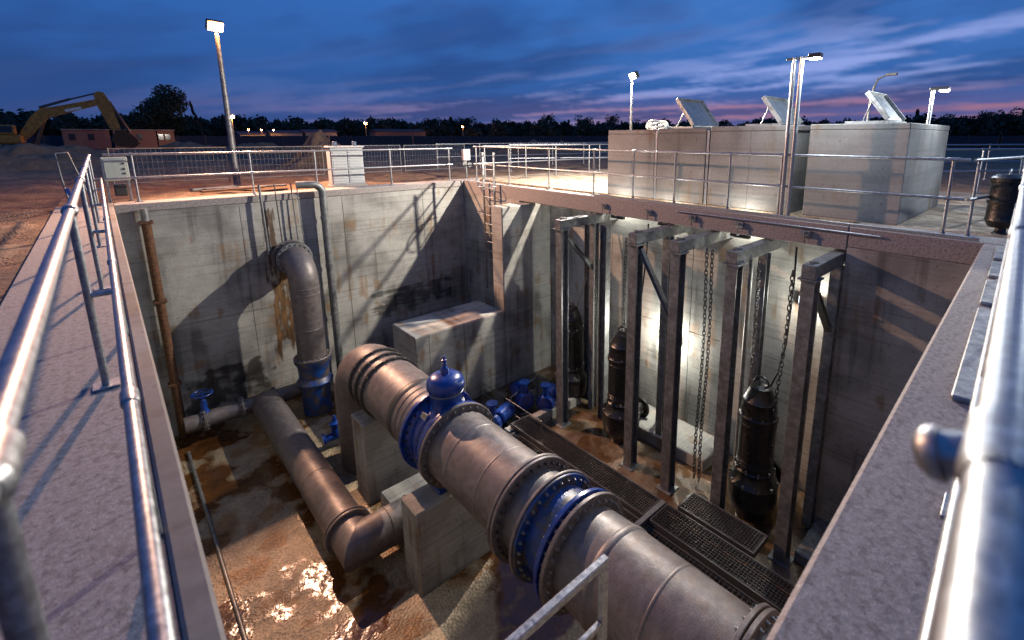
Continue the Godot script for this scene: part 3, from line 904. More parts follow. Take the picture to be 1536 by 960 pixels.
# ---------------------------------------------------------------- pipework
func pipework():
	var X := 3.4
	var Y := -3.26
	var R := 0.55
	# the great pipe
	var t := thing("main_pipe", "great grey steel pipe running the length of the pit", "pipe", Vector3(X, Y, -5))
	var st := mb()
	var bend := arc(Vector3(0, -0.75, -4.15), Vector3(0, 1, 0), Vector3(0, 0, -1), 0.75, 8)
	bend.reverse()
	var far := [Vector3(0, FLOOR - Y + 0.02, -4.9)]
	far.append_array(bend)
	far.append(Vector3(0, 0, -1.62))
	tube(st, far, R, 48)
	put("pipe_section", st, M.pipe, t)
	st = mb()
	tube(st, [Vector3(0, 0, -0.97), Vector3(0, 0, 0.76)], R, 56)
	put("pipe_section", st, M.pipe, t)
	st = mb()
	tube(st, [Vector3(0, 0, 0.86), Vector3(0, 0, 1.2)], R * 0.97, 56)
	put("pipe_section", st, M.pipe, t)
	st = mb()
	tube(st, [Vector3(0, 0, 1.78), Vector3(0, 0, 2.2), Vector3(0, 0, 4.62)], [R * 0.97, R, R], 56)
	put("pipe_section", st, M.pipe, t)
	# weld beads and bands
	for b in [[-0.45, 0.006, 0.03], [0.28, 0.004, 0.02], [2.24, 0.014, 0.05], [2.9, 0.005, 0.02], [-1.9, 0.012, 0.05], [-2.25, 0.02, 0.09], [-2.05, 0.012, 0.03]]:
		st = mb()
		lathe(st, along_z(Vector3(0, 0, b[0])), [[R, -b[2]], [R + b[1], -b[2] * 0.5], [R + b[1], b[2] * 0.5], [R, b[2]]], 56)
		put("weld_band", st, M.pipe if b[2] < 0.06 else M.steel_dark, t)
	flange(t, along_z(Vector3(0, 0, -0.99)), R - 0.02, 0.665, 0.06, 28, M.pipe, M.bolt)
	flange(t, along_z(Vector3(0, 0, 0.76)), R - 0.02, 0.68, 0.05, 32, M.pipe, M.bolt)
	flange(t, along_z(Vector3(0, 0, 0.825)), R - 0.04, 0.68, 0.05, 32, M.pipe, M.steel_dark)
	flange(t, along_z(Vector3(0, 0, 1.2)), R - 0.04, 0.68, 0.045, 32, M.pipe, M.steel_dark)
	flange(t, along_z(Vector3(0, 0, 1.73)), R - 0.04, 0.68, 0.055, 32, M.pipe, M.bolt)
	flange(t, along_z(Vector3(0, 0, 3.62)), R - 0.02, 0.66, 0.05, 28, M.pipe, M.bolt)
	flange(t, along_z(Vector3(0, 0, 3.685)), R - 0.02, 0.66, 0.05, 28, M.pipe, M.bolt)
	# sleeve coupling at the far end: rings, tie bolts
	t = thing("pipe_coupling", "dark ribbed bolted coupling near the far end of the great pipe", "coupling", Vector3(X, Y, -8.65))
	for z in [-0.28, 0.0, 0.28]:
		st = mb()
		lathe(st, along_z(Vector3(0, 0, z)), [[R, -0.035], [R + 0.03, -0.03], [R + 0.05, -0.02], [R + 0.05, 0.02], [R + 0.03, 0.03], [R, 0.035]], 48)
		put("ring", st, M.steel_dark, t)
	st = mb()
	for k in 18:
		var a := TAU * k / 18.0
		var p := Vector3(cos(a), sin(a), 0) * (R + 0.03)
		for z in [-0.28, 0.0, 0.28]:
			tube(st, [p + Vector3(0, 0, z - 0.055), p + Vector3(0, 0, z + 0.055)], 0.018, 6)
	put("tie_bolts", st, M.steel_dark, t, "stuff")
	# blue valve with its dome
	t = thing("blue_valve", "glossy blue valve with a domed bonnet on the great pipe", "valve", Vector3(X, Y, -6.3))
	st = mb()
	lathe(st, along_z(Vector3(0, 0, -0.24)), [[0.6, 0.0], [0.545, 0.05], [0.535, 0.16], [0.56, 0.19], [0.56, 0.24], [0.535, 0.27], [0.54, 0.44], [0.6, 0.49]], 56)
	put("body", st, M.blue, t)
	flange(t, along_z(Vector3(0, 0, -0.31)), 0.5, 0.68, 0.07, 28, M.blue, M.steel_dark)
	flange(t, along_z(Vector3(0, 0, 0.24)), 0.5, 0.66, 0.06, 28, M.blue, M.steel_dark)
	st = mb()
	lathe(st, Transform3D(Basis.IDENTITY, Vector3(0, 0.45, 0.02)), [[0.30, 0.0], [0.25, 0.06], [0.235, 0.14], [0.24, 0.30], [0.245, 0.31], [0.262, 0.315], [0.265, 0.36], [0.285, 0.40], [0.295, 0.46], [0.285, 0.52], [0.25, 0.575], [0.19, 0.615], [0.11, 0.635], [0.07, 0.64]], 40)
	put("bonnet", st, M.blue, t)
	st = mb()
	lathe(st, Transform3D(Basis.IDENTITY, Vector3(0, 1.088, 0.02)), [[0.07, 0.0], [0.065, 0.08], [0.05, 0.1], [0.035, 0.12], [0.035, 0.16], [0.03, 0.16], [0.03, 0.19], [0.04, 0.20], [0.04, 0.22], [0.02, 0.23], [0.018, 0.28], [0, 0.285]], 16)
	put("stem", st, M.blue, t)
	st = mb()
	lathe(st, Transform3D(Basis.IDENTITY, Vector3(0, 0.80, 0.02)), [[0.262, -0.012], [0.272, -0.006], [0.272, 0.006], [0.262, 0.012]], 40)
	put("bonnet_seam", st, M.galv_dull, t)
	st = mb()
	box(st, Vector3(-0.28, -0.86, -0.14), Vector3(0.28, -0.80, 0.16), 0.01)
	box(st, Vector3(-0.2, -0.80, -0.04), Vector3(0.2, -0.5, 0.0), 0.006)
	box(st, Vector3(-0.2, -0.80, 0.06), Vector3(0.2, -0.5, 0.1), 0.006)
	put("foot", st, M.blue, t)
	st = mb()
	box(st, Vector3(-0.52, 0.02, -0.06), Vector3(-0.53, 0.1, 0.08), 0.003, Transform3D(Basis(Vector3.BACK, -0.5), Vector3(0.0, 0.27, 0.1)))
	put("name_plate", st, M.galv_dull, t)
	# blue dismantling joint
	t = thing("blue_joint", "worn blue flanged joint on the great pipe, nearest the viewer", "coupling", Vector3(X, Y, -3.52))
	st = mb()
	tube(st, [Vector3(0, 0, -0.235), Vector3(0, 0, 0.13)], R * 0.955, 56)
	put("body", st, M.blue_worn, t)
	flange(t, along_z(Vector3(0, 0, -0.233)), R * 0.95, 0.66, 0.035, 32, M.blue_worn, M.bolt)
	flange(t, along_z(Vector3(0, 0, 0.13)), R * 0.95, 0.665, 0.06, 32, M.blue, M.bolt)
	# pedestals under the great pipe
	var pl := [[2.66, 4.14, -6.55, -6.02, -4.12, "concrete pedestal carrying the blue valve"], [2.85, 3.95, -9.1, -8.5, -3.9, "dark concrete pedestal under the far coupling of the great pipe"], [2.9, 3.9, -1.75, -1.3, -3.8, "concrete pedestal under the near end of the great pipe"]]
	for p in pl:
		var o := thing("pipe_pedestal", p[5], "pedestal", Vector3((p[0] + p[1]) / 2, FLOOR, (p[2] + p[3]) / 2), "concrete pipe pedestals")
		var hx: float = (p[1] - p[0]) / 2
		var hz: float = (p[3] - p[2]) / 2
		st = mb()
		box(st, Vector3(-hx, -0.02, -hz), Vector3(hx, p[4] - FLOOR, hz), 0.02)
		put("block", st, M.wall, o)
	st = mb()
	box(st, Vector3(-0.75, 0, -0.6), Vector3(0.9, 0.42, 0.9), 0.02)
	var kb := put("concrete_plinth", st, M.wall, self)
	kb.position = Vector3(3.7, FLOOR, -7.6)
	tag(kb, "low pale concrete plinth on the floor beneath the great pipe's far half", "plinth")
	# riser with elbow from the end wall
	t = thing("riser_pipe", "tall grey pipe bending down from the end wall", "pipe", Vector3(3.22, FLOOR, -12.75))
	st = mb()
	var up := [Vector3(0, 0.02, 0), Vector3(0, 3.45, 0)]
	up.append_array(arc(Vector3(0, 3.45, -0.52), Vector3(0, 0, 1), Vector3(0, 1, 0), 0.52, 10).slice(1))
	up.append(Vector3(0, 3.97, -1.12))
	tube(st, up.slice(1), 0.33, 40)
	put("elbow", st, M.pipe, t)
	st = mb()
	tube(st, [Vector3(0, 1.55, 0), Vector3(0, 3.5, 0)], 0.328, 40)
	put("pipe_section", st, M.pipe, t)
	for y in [3.36, 3.2, 2.3]:
		st = mb()
		lathe(st, Transform3D(Basis.IDENTITY, Vector3(0, y, 0)), [[0.328, -0.02], [0.336, -0.012], [0.336, 0.012], [0.328, 0.02]], 40)
		put("weld_band", st, M.pipe, t)
	flange(t, along_z(Vector3(0, 3.97, -0.95)), 0.32, 0.44, 0.05, 20, M.pipe, M.steel_dark)
	flange(t, along_z(Vector3(0, 3.97, -0.72)), 0.32, 0.44, 0.05, 20, M.steel_dark, M.bolt)
	flange(t, along_z(Vector3(0, 3.97, -0.6)), 0.32, 0.42, 0.05, 20, M.galv_dull, M.bolt)
	flange(t, Transform3D(Basis.IDENTITY, Vector3(0, 1.5, 0)), 0.32, 0.43, 0.05, 20, M.pipe, M.bolt)
	t = thing("wrapped_valve", "worn blue valve body under the tall bending pipe", "valve", Vector3(3.22, FLOOR, -12.75))
	st = mb()
	lathe(st, Transform3D.IDENTITY, [[0.42, 0.9], [0.40, 0.93], [0.35, 1.0], [0.36, 1.2], [0.37, 1.34], [0.43, 1.43], [0.43, 1.498]], 36)
	put("body", st, M.blue_worn, t)
	st = mb()
	tube(st, [Vector3(0, 0.02, 0), Vector3(0, 0.9, 0)], 0.335, 36)
	put("pipe_section", st, M.blue_worn, t)
	flange(t, Transform3D(Basis.IDENTITY, Vector3(0, 0.85, 0)), 0.3, 0.43, 0.05, 20, M.blue_worn, M.bolt)
	# thin drain riser beside it
	t = thing("vent_pipe", "slim grey pipe hooked over the end wall beside the bending pipe", "pipe", Vector3(4.12, FLOOR, -13.62))
	st = mb()
	var vp := [Vector3(0, 0.02, 0), Vector3(0, 5.55, 0)]
	vp.append_array(arc(Vector3(-0.25, 5.55, 0), Vector3(1, 0, 0), Vector3(0, 1, 0), 0.25, 8).slice(1))
	vp.append(Vector3(-0.6, 5.8, -0.05))
	tube(st, vp, 0.095, 24)
	put("pipe_section", st, M.galv_dull, t)
	for y in [4.9, 3.6, 2.2]:
		st = mb()
		lathe(st, Transform3D(Basis.IDENTITY, Vector3(0, y, 0)), [[0.095, -0.05], [0.108, -0.045], [0.108, 0.045], [0.095, 0.05]], 24)
		put("coupling", st, M.galv_dull, t)
	# brown conduit at the corner
	t = thing("drain_pipe", "rust brown vertical pipe in the corner of the end wall", "pipe", Vector3(0.53, FLOOR, -13.7))
	st = mb()
	tube(st, [Vector3(0, 0.02, 0), Vector3(0, 5.2, 0)], 0.085, 20)
	put("pipe_section", st, M.rusty, t)
	st = mb()
	tube(st, [Vector3(0, 5.2, 0), Vector3(0, 5.5, 0)], 0.07, 16)
	put("pipe_top", st, M.galv_dull, t)
	for y in [5.2, 3.4, 1.4]:
		st = mb()
		box(st, Vector3(-0.12, y - 0.03, -0.12), Vector3(0.12, y + 0.03, 0.1), 0.01)
		put("bracket", st, M.rusty, t)
	# hanging cables and rods over the elbow
	var i := 0
	for c in [[2.72, 0.9, 0.03, -1.5], [3.05, 0.3, 0.014, -1.35], [3.42, 0.25, 0.016, -1.3], [3.55, 0.3, 0.012, -1.35]]:
		st = mb()
		tube(st, [Vector3(0, 0.25, -0.02), Vector3(0, -0.1, 0.02), Vector3(0.01, -0.8, 0.03), Vector3(0.02, c[3], 0.03)], c[2], 10)
		var o := put("hanging_rod", st, M.galv_dull if i != 1 else M.steel_dark, self)
		o.position = Vector3(c[0], 0.0, -13.72)
		tag(o, ["thick grey rod hanging down the wall, nearest the brown pipe", "thin dark rod hanging above the elbow pipe", "slim grey rod hanging over the elbow flange", "thin grey rod hanging next to the hooked pipe"][i], "rod", "rods hung over the end wall")
		i += 1
	# low pipe on the floor
	t = thing("floor_pipe", "long blue grey pipe lying low on the wet floor with a mitred elbow", "pipe", Vector3(2.16, -5.1, -7.2))
	st = mb()
	tube(st, [Vector3(0, 0, -5.85), Vector3(0, 0, -0.32)], 0.32, 40)
	put("pipe_section", st, M.pipe, t)
	# mitre elbow: two cut cylinders meeting on a diagonal plane
	st = mb()
	var seg := 40
	for k in seg:
		var a := TAU * k / seg
		var b := TAU * (k + 1) / seg
		var ca := cos(a) * 0.32
		var cb := cos(b) * 0.32
		var sa := sin(a) * 0.32
		var sb := sin(b) * 0.32
		var na := Vector3(cos(a), sin(a), 0)
		var nb := Vector3(cos(b), sin(b), 0)
		var p0 := Vector3(ca, sa, -0.32)
		var p1 := Vector3(cb, sb, -0.32)
		var q0 := Vector3(ca, sa, -ca)
		var q1 := Vector3(cb, sb, -cb)
		tri(st, p0, p1, q0, na, nb, na)
		tri(st, p1, q1, q0, nb, nb, na)
		var ma := Vector3(0, sin(a), -cos(a))
		var mb2 := Vector3(0, sin(b), -cos(b))
		var r0 := Vector3(1.0, sa, -ca)
		var r1 := Vector3(1.0, sb, -cb)
		tri(st, q0, q1, r0, ma, mb2, ma)
		tri(st, q1, r1, r0, mb2, mb2, ma)
	put("mitred_elbow", st, M.pipe, t)
	for z in [-0.42, -0.34]:
		st = mb()
		lathe(st, along_z(Vector3(0, 0, z)), [[0.31, -0.03], [0.385, -0.028], [0.39, -0.02], [0.39, 0.02], [0.385, 0.028], [0.31, 0.03]], 40)
		put("flange_ring", st, M.pipe, t)
	for x in [0.52, 0.92]:
		st = mb()
		lathe(st, along_x(Vector3(x, 0, 0)), [[0.315, -0.02], [0.33, -0.01], [0.33, 0.01], [0.315, 0.02]], 40)
		put("weld_band", st, M.pipe, t)
	for z in [-1.9, -3.6, -5.2]:
		st = mb()
		lathe(st, along_z(Vector3(0, 0, z)), [[0.318, -0.02], [0.327, -0.01], [0.327, 0.01], [0.318, 0.02]], 40)
		put("weld_band", st, M.pipe, t)
	st = mb()
	lathe(st, along_z(Vector3(0, 0, -5.85)), [[0.32, 0.0], [0.3, -0.1], [0.2, -0.18], [0.0, -0.2]], 32)
	put("end_cap", st, M.pipe, t)
	# cross pipe behind
	t = thing("cross_pipe", "short grey pipe along the foot of the end wall joining the low pipe", "pipe", Vector3(1.9, -5.1, -13.25))
	st = mb()
	tube(st, [Vector3(-1.35, 0, 0), Vector3(1.15, 0, 0)], 0.19, 28)
	put("pipe_section", st, M.pipe, t)
	for x in [-1.0, -0.25, 0.45]:
		flange(t, along_x(Vector3(x, 0, 0)), 0.18, 0.27, 0.05, 12, M.pipe, M.bolt)
	t = thing("small_valve", "small blue hand valve above the short pipe by the brown drain", "valve", Vector3(0.95, -5.1, -13.25))
	st = mb()
	lathe(st, Transform3D(Basis.IDENTITY, Vector3(0, 0.19, 0)), [[0.1, 0.0], [0.07, 0.08], [0.06, 0.3], [0.04, 0.32], [0.02, 0.34], [0.02, 0.5]], 16)
	put("stem", st, M.blue, t)
	st = mb()
	var wh := []
	for k in 25:
		wh.append(Vector3(cos(TAU * k / 24.0) * 0.2, 0.66, sin(TAU * k / 24.0) * 0.2))
	tube(st, wh, 0.018, 8, false)
	tube(st, [Vector3(-0.2, 0.66, 0), Vector3(0.2, 0.66, 0)], 0.014, 8)
	tube(st, [Vector3(0, 0.66, -0.2), Vector3(0, 0.66, 0.2)], 0.014, 8)
	put("handwheel", st, M.blue, t)
	t = thing("small_valve", "small blue valve on the dark floor under the great pipe's far end", "valve", Vector3(3.05, FLOOR, -10.9))
	st = mb()
	lathe(st, along_x(Vector3(-0.3, 0.25, 0)), [[0.0, 0.0], [0.14, 0.0], [0.14, 0.05], [0.09, 0.07], [0.09, 0.5], [0.14, 0.52], [0.14, 0.57], [0, 0.57]], 20)
	lathe(st, Transform3D(Basis.IDENTITY, Vector3(0, 0.3, 0)), [[0.1, 0.0], [0.08, 0.2], [0.12, 0.22], [0.12, 0.28], [0.05, 0.32], [0.03, 0.45], [0, 0.46]], 16)
	put("body", st, M.blue, t)

# ---------------------------------------------------------------- lifting frames
# an H section between two points; u is the web's direction
func hbeam(st, a: Vector3, b: Vector3, u: Vector3, depth: float, width: float, tf := 0.016) -> void:
	var d := (b - a).normalized()
	u = (u - d * u.dot(d)).normalized()
	var v := d.cross(u)
	var L := (b - a).length()
	var xf := Transform3D(Basis(u, d, v), a)
	box(st, Vector3(-depth / 2, 0, -width / 2), Vector3(-depth / 2 + tf, L, width / 2), 0.003, xf)
	box(st, Vector3(depth / 2 - tf, 0, -width / 2), Vector3(depth / 2, L, width / 2), 0.003, xf)
	box(st, Vector3(-depth / 2 + tf, 0.001, -tf * 0.4), Vector3(depth / 2 - tf, L - 0.001, tf * 0.4), 0.0, xf)

func lifting_frames():
	var zs := [-7.9, -5.75, -4.78, -3.68, -2.47]
	var lb := ["steel lifting frame nearest the ladder, with its long overhead beam", "second steel lifting frame from the ladder, in front of the far pump", "third steel lifting frame, with a diagonal strut at its head", "fourth steel lifting frame, just left of the near pump", "steel lifting frame closest to the viewer with a braced rear post"]
	for i in 5:
		var t := thing("lifting_frame", lb[i], "steel frame", Vector3(7.42, FLOOR, zs[i]), "steel lifting frames")
		var st := mb()
		hbeam(st, Vector3(0, 0.02, 0), Vector3(0, 4.93, 0), Vector3(1, 0, 0), 0.22, 0.2)
		put("front_post", st, M.galv_dull, t)
		st = mb()
		# box-section overhead beam with a hollow look at its end
		box(st, Vector3(-0.14, 4.96, -0.1), Vector3(1.86, 5.17, 0.1), 0.008)
		put("overhead_beam", st, M.galv_dull, t)
		st = mb()
		box(st, Vector3(-0.16, 4.931, -0.14), Vector3(0.14, 4.959, 0.14), 0.003)
		box(st, Vector3(-0.05, 5.171, -0.03), Vector3(0.0, 5.22, 0.03), 0.006)
		box(st, Vector3(0.05, 5.171, -0.05), Vector3(0.12, 5.2, 0.05), 0.006)
		put("head_plate", st, M.galv_dull, t)
		st = mb()
		for q in [[-0.1, -0.1], [-0.1, 0.1], [0.1, -0.1], [0.1, 0.1]]:
			tube(st, [Vector3(q[0], 4.9, q[1]), Vector3(q[0], 4.99, q[1])], 0.014, 6)
		put("bolts", st, M.bolt, t, "stuff")
		st = mb()
		box(st, Vector3(-0.17, -0.02, -0.17), Vector3(0.17, 0.019, 0.17), 0.003)
		put("base_plate", st, M.galv_dull, t)
		if i != 2:
			st = mb()
			hbeam(st, Vector3(1.05, 0.02, 0.04), Vector3(1.05, 4.95, 0.04), Vector3(1, 0, 0), 0.18, 0.16)
			put("rear_post", st, M.galv_dull, t)
		if i == 4 or i == 0:
			st = mb()
			hbeam(st, Vector3(0.12, 4.75, 0.03), Vector3(0.98, 3.85, 0.03), Vector3(1, 1, 0), 0.09, 0.1, 0.01)
			put("brace", st, M.galv_dull, t)
		if i == 2:
			st = mb()
			hbeam(st, Vector3(0, 3.65, -0.1), Vector3(0, 4.85, -0.86), Vector3(0, 1, 1), 0.09, 0.1, 0.01)
			put("brace", st, M.galv_dull, t)
	# guide rails (pairs of thin pipes) behind the pumps
	var gl := ["pale guide rail standing behind the first frame", "pale guide rail beside the far pump", "pale guide rail behind the far pump", "pale guide rail left of the near pump", "pale guide rail right of the near pump"]
	var gp := [[8.75, -8.3], [8.3, -7.35], [8.75, -6.0], [8.62, -3.95], [8.62, -2.75]]
	for i in 5:
		var st := mb()
		if i < 2:
			hbeam(st, Vector3(0, 0, 0), Vector3(0, 5.0, 0), Vector3(0, 0, 1), 0.2, 0.16)
		else:
			tube(st, [Vector3(0, 0, 0), Vector3(0, 5.0, 0)], 0.045, 14)
		var o := put("guide_rail", st, M.galv_dull, self)
		o.position = Vector3(gp[i][0], FLOOR, gp[i][1])
		tag(o, gl[i], "guide rail", "pump guide rails")
	# hoist chains
	var cl := [[7.92, -4.47, -0.62, -5.55, "long chain left of the pair hanging to the floor by the third frame"], [7.92, -4.36, -0.62, -5.5, "long chain right of the pair hanging to the floor by the third frame"], [7.95, -3.5, -0.7, -2.72, "chain holding the near pump from its overhead beam"], [7.9, -2.92, -0.72, -4.5, "chain hanging loose to the right of the near pump"], [7.9, -6.4, -0.7, -2.9, "chain holding the far pump"], [8.0, -7.35, -0.7, -4.6, "chain hanging beside the first lifting frame"]]
	for c in cl:
		var st := mb()
		var n := int((c[2] - c[3]) / 0.085)
		for k in n:
			var y := -0.085 * k
			var sway := 0.02 * sin(k * 0.13 + c[1]) + (0.1 * float(k) / n if c[1] > -3.2 else 0.0)
			var q := []
			for s in 13:
				var a := TAU * s / 12.0
				var lx := cos(a) * 0.028
				var ly := sin(a) * 0.034 + (0.022 if sin(a) > 0.1 else (-0.022 if sin(a) < -0.1 else 0.0))
				q.append(Vector3(lx if k % 2 == 0 else 0.0, y + ly - 0.05, (0.0 if k % 2 == 0 else lx) - sway))
			tube(st, q, 0.0095, 5, false)
		var o := put("hoist_chain", st, M.steel_dark, self)
		o.position = Vector3(c[0], c[2], c[1])
		tag(o, c[4], "chain", "hoist chains")

# ---------------------------------------------------------------- pumps
func pumps():
	var ps := [[8.0, -3.3, "big black submersible pump hanging nearest the viewer"], [8.0, -6.5, "big black submersible pump farther off, partly hidden by a post"], [8.35, -8.55, "dark submersible pump mostly hidden behind the first lifting frame"]]
	for p in ps:
		var t := thing("submersible_pump", p[2], "pump", Vector3(p[0], FLOOR + 0.02, p[1]), "submersible pumps")
		var st := mb()
		lathe(st, Transform3D.IDENTITY, [[0.0, 0.0], [0.26, 0.0], [0.27, 0.1], [0.33, 0.16], [0.40, 0.24], [0.43, 0.36], [0.44, 0.52], [0.42, 0.66], [0.44, 0.68], [0.44, 0.74], [0.36, 0.82], [0.335, 0.92]], 40)
		put("volute", st, M.black, t)
		st = mb()
		var prof := [[0.335, 0.92], [0.35, 0.94], [0.35, 0.99], [0.325, 1.01]]
		for y in [1.1, 1.16, 1.9]:
			prof.append_array([[0.318, y], [0.324, y + 0.005], [0.324, y + 0.025], [0.318, y + 0.03]])
		prof.append_array([[0.318, 2.0], [0.34, 2.02], [0.34, 2.07], [0.315, 2.09]])
		lathe(st, Transform3D.IDENTITY, prof, 40)
		put("motor_body", st, M.black, t)
		st = mb()
		lathe(st, Transform3D.IDENTITY, [[0.315, 2.09], [0.31, 2.2], [0.29, 2.32], [0.295, 2.33], [0.295, 2.36], [0.27, 2.38], [0.235, 2.48], [0.19, 2.57], [0.19, 2.61], [0.11, 2.66], [0, 2.67]], 36)
		put("cap", st, M.black, t)
		st = mb()
		var hp := arc(Vector3(0, 2.66, 0), Vector3(0, 0, 1), Vector3(0, 1, 0), 0.13, 12, 0, PI)
		tube(st, hp, 0.02, 10)
		put("lifting_eye", st, M.steel_dark, t)
		st = mb()
		for k in 10:
			var a := TAU * k / 10.0
			tube(st, [Vector3(cos(a) * 0.335, 0.98, sin(a) * 0.335), Vector3(cos(a) * 0.345, 1.06, sin(a) * 0.345)], 0.022, 6)
			tube(st, [Vector3(cos(a) * 0.42, 0.72, sin(a) * 0.42), Vector3(cos(a) * 0.42, 0.79, sin(a) * 0.42)], 0.024, 6)
			tube(st, [Vector3(cos(a) * 0.315, 2.06, sin(a) * 0.315), Vector3(cos(a) * 0.315, 2.12, sin(a) * 0.315)], 0.018, 6)
		put("bolts", st, M.bolt, t, "stuff")
		st = mb()
		tube(st, [Vector3(0.1, 2.62, 0.12), Vector3(0.16, 2.9, 0.2), Vector3(0.3, 3.4, 0.24), Vector3(0.5, 4.4, 0.2), Vector3(0.6, 5.1, 0.15)], 0.018, 8)
		put("cable", st, M.rubber, t)
		st = mb()
		lathe(st, along_x(Vector3(0.38, 0.5, 0)), [[0.2, 0.0], [0.18, 0.1], [0.18, 0.3], [0.27, 0.31], [0.27, 0.36], [0, 0.36]], 28)
		put("outlet", st, M.black, t)

# ---------------------------------------------------------------- grating, small pumps
func grate(called: String, label: String, lo: Vector3, hi: Vector3, pitch: float):
	var t := thing(called, label, "grating", Vector3((lo.x + hi.x) / 2, lo.y, (lo.z + hi.z) / 2), "steel gratings")
	var hx := (hi.x - lo.x) / 2
	var hz := (hi.z - lo.z) / 2
	var st := mb()
	box(st, Vector3(-hx, -0.1, -hz), Vector3(-hx + 0.03, 0.012, hz), 0.002)
	box(st, Vector3(hx - 0.03, -0.1, -hz), Vector3(hx, 0.012, hz), 0.002)
	box(st, Vector3(-hx + 0.031, -0.1, -hz), Vector3(hx - 0.031, 0.012, -hz + 0.03), 0.002)
	box(st, Vector3(-hx + 0.031, -0.1, hz - 0.03), Vector3(hx - 0.031, 0.012, hz), 0.002)
	put("frame", st, M.grating, t)
	st = mb()
	var n := int(hz * 2 / pitch)
	for k in range(1, n):
		var z := -hz + hz * 2 * k / n
		box(st, Vector3(-hx + 0.03, -0.03, z - 0.003), Vector3(hx - 0.03, 0.004, z + 0.003))
	n = int(hx * 2 / pitch)
	for k in range(1, n):
		var x := -hx + hx * 2 * k / n
		box(st, Vector3(x - 0.003, -0.028, -hz + 0.03), Vector3(x + 0.003, 0.007, hz - 0.03))
	put("bars", st, M.grating, t, "stuff")

func sump_details():
	var gy := -5.22
	grate("grating", "long dark grating strip along the sump, stretch nearest the ladder", Vector3(6.12, gy, -8.3), Vector3(6.68, gy, -4.42), 0.055)
	grate("grating", "long dark grating strip along the sump, stretch below the near pump", Vector3(6.12, gy, -4.28), Vector3(6.68, gy, -0.9), 0.055)
	grate("grating", "lower grating beside the great pipe, far stretch", Vector3(5.2, gy - 0.1, -8.1), Vector3(6.1, gy - 0.1, -4.42), 0.075)
	grate("grating", "lower grating beside the great pipe, near stretch", Vector3(5.2, gy - 0.1, -4.28), Vector3(6.1, gy - 0.1, -0.9), 0.075)
	grate("grating", "short raised grating panel at the foot of the near pump", Vector3(6.74, gy + 0.02, -4.1), Vector3(7.26, gy + 0.02, -2.66), 0.05)
	var st := mb()
	box(st, Vector3(-0.75, -0.14, -0.05), Vector3(0.72, 0.03, 0.05), 0.006)
	var o := put("cross_channel", st, M.galv, self)
	o.position = Vector3(5.95, gy, -4.35)
	tag(o, "bright steel cross channel between the two grating stretches", "channel")
	for z in [-8.2, -6.3, -4.35, -2.4]:
		st = mb()
		box(st, Vector3(-0.7, 0, -0.04), Vector3(0.7, 0.27, 0.04), 0.005)
		o = put("grating_support", st, M.grating, self)
		o.position = Vector3(5.93, FLOOR, z + 0.12)
		tag(o, "dark cross support under the grating, %s" % {-8.2: "at its end by the ladder", -6.3: "below the far pump", -4.35: "at the bright cross channel", -2.4: "nearest the viewer"}[z], "support", "grating supports")
	# concrete bench in the recess and foot block of the nearest frame
	st = mb()
	box(st, Vector3(-0.55, 0, -1.2), Vector3(0.42, 0.3, 1.0), 0.02)
	o = put("recess_bench", st, M.wall, self)
	o.position = Vector3(8.87, FLOOR, -5.5)
	tag(o, "low brightly lit concrete step in the recess between the pumps", "plinth")
	st = mb()
	box(st, Vector3(-0.2, 0, -0.35), Vector3(0.85, 0.22, 0.35), 0.02)
	o = put("foot_block", st, M.galv_dull, self)
	o.position = Vector3(7.7, FLOOR, -1.95)
	tag(o, "grey green plate block at the foot of the closest lifting frame", "plinth")
	# small blue pump sets
	var pl := [[6.15, -8.75, 0.35, "small blue motor with a round end, right behind the great pipe"], [7.15, -9.2, 1.2, "small dark blue pump set inside the thin rails"], [7.6, -8.6, 0.6, "small blue pump set closest to the first lifting frame"]]
	for p in pl:
		var t := thing("booster_pump", p[3], "pump", Vector3(p[0], FLOOR, p[1]), "small blue pump sets", p[2])
		st = mb()
		box(st, Vector3(-0.45, 0, -0.2), Vector3(0.5, 0.08, 0.2), 0.01)
		put("base_frame", st, M.steel_dark, t)
		st = mb()
		lathe(st, along_x(Vector3(-0.1, 0.36, 0)), [[0, 0], [0.16, 0], [0.19, 0.03], [0.19, 0.4], [0.2, 0.4], [0.2, 0.46], [0.12, 0.5], [0, 0.5]], 24)
		put("motor", st, M.blue, t)
		st = mb()
		lathe(st, along_x(Vector3(-0.42, 0.36, 0)), [[0, 0], [0.2, 0], [0.24, 0.05], [0.24, 0.15], [0.17, 0.2], [0.1, 0.3], [0.1, 0.32]], 24)
		put("casing", st, M.blue, t)
		st = mb()
		tube(st, [Vector3(-0.32, 0.55, 0), Vector3(-0.32, 0.85, 0)], 0.08, 16)
		lathe(st, Transform3D(Basis.IDENTITY, Vector3(-0.32, 0.85, 0)), [[0.06, 0], [0.14, 0], [0.14, 0.04], [0, 0.04]], 20)
		put("outlet", st, M.blue, t)
		st = mb()
		for s in [-0.12, 0.12]:
			box(st, Vector3(0.05, 0.081, s - 0.03), Vector3(0.3, 0.2, s + 0.03), 0.005)
		put("mount", st, M.steel_dark, t)
	# thin low railing round the pump sets
	var r := railing("low_railing", "thin pale railing slanting across in front of the small pump sets", Vector3(6.5, FLOOR, -10.0), Vector3(6.47, FLOOR, -7.6), [0.0, 0.5, 1.0], 0.62, 0.32, 0.012, M.galv_dull)
	r = railing("low_railing", "thin pale railing between the small pump sets and the wing wall", Vector3(6.6, FLOOR, -8.9), Vector3(7.8, FLOOR, -9.3), [0.0, 0.35, 0.7, 1.0], 0.62, 0.32, 0.012, M.galv_dull)
	# floor kerb before the sump at the far end
	st = mb()
	box(st, Vector3(-0.9, 0, -0.1), Vector3(1.5, 0.28, 0.1), 0.015)
	o = put("floor_kerb", st, M.wall, self)
	o.position = Vector3(6.9, FLOOR, -8.3)
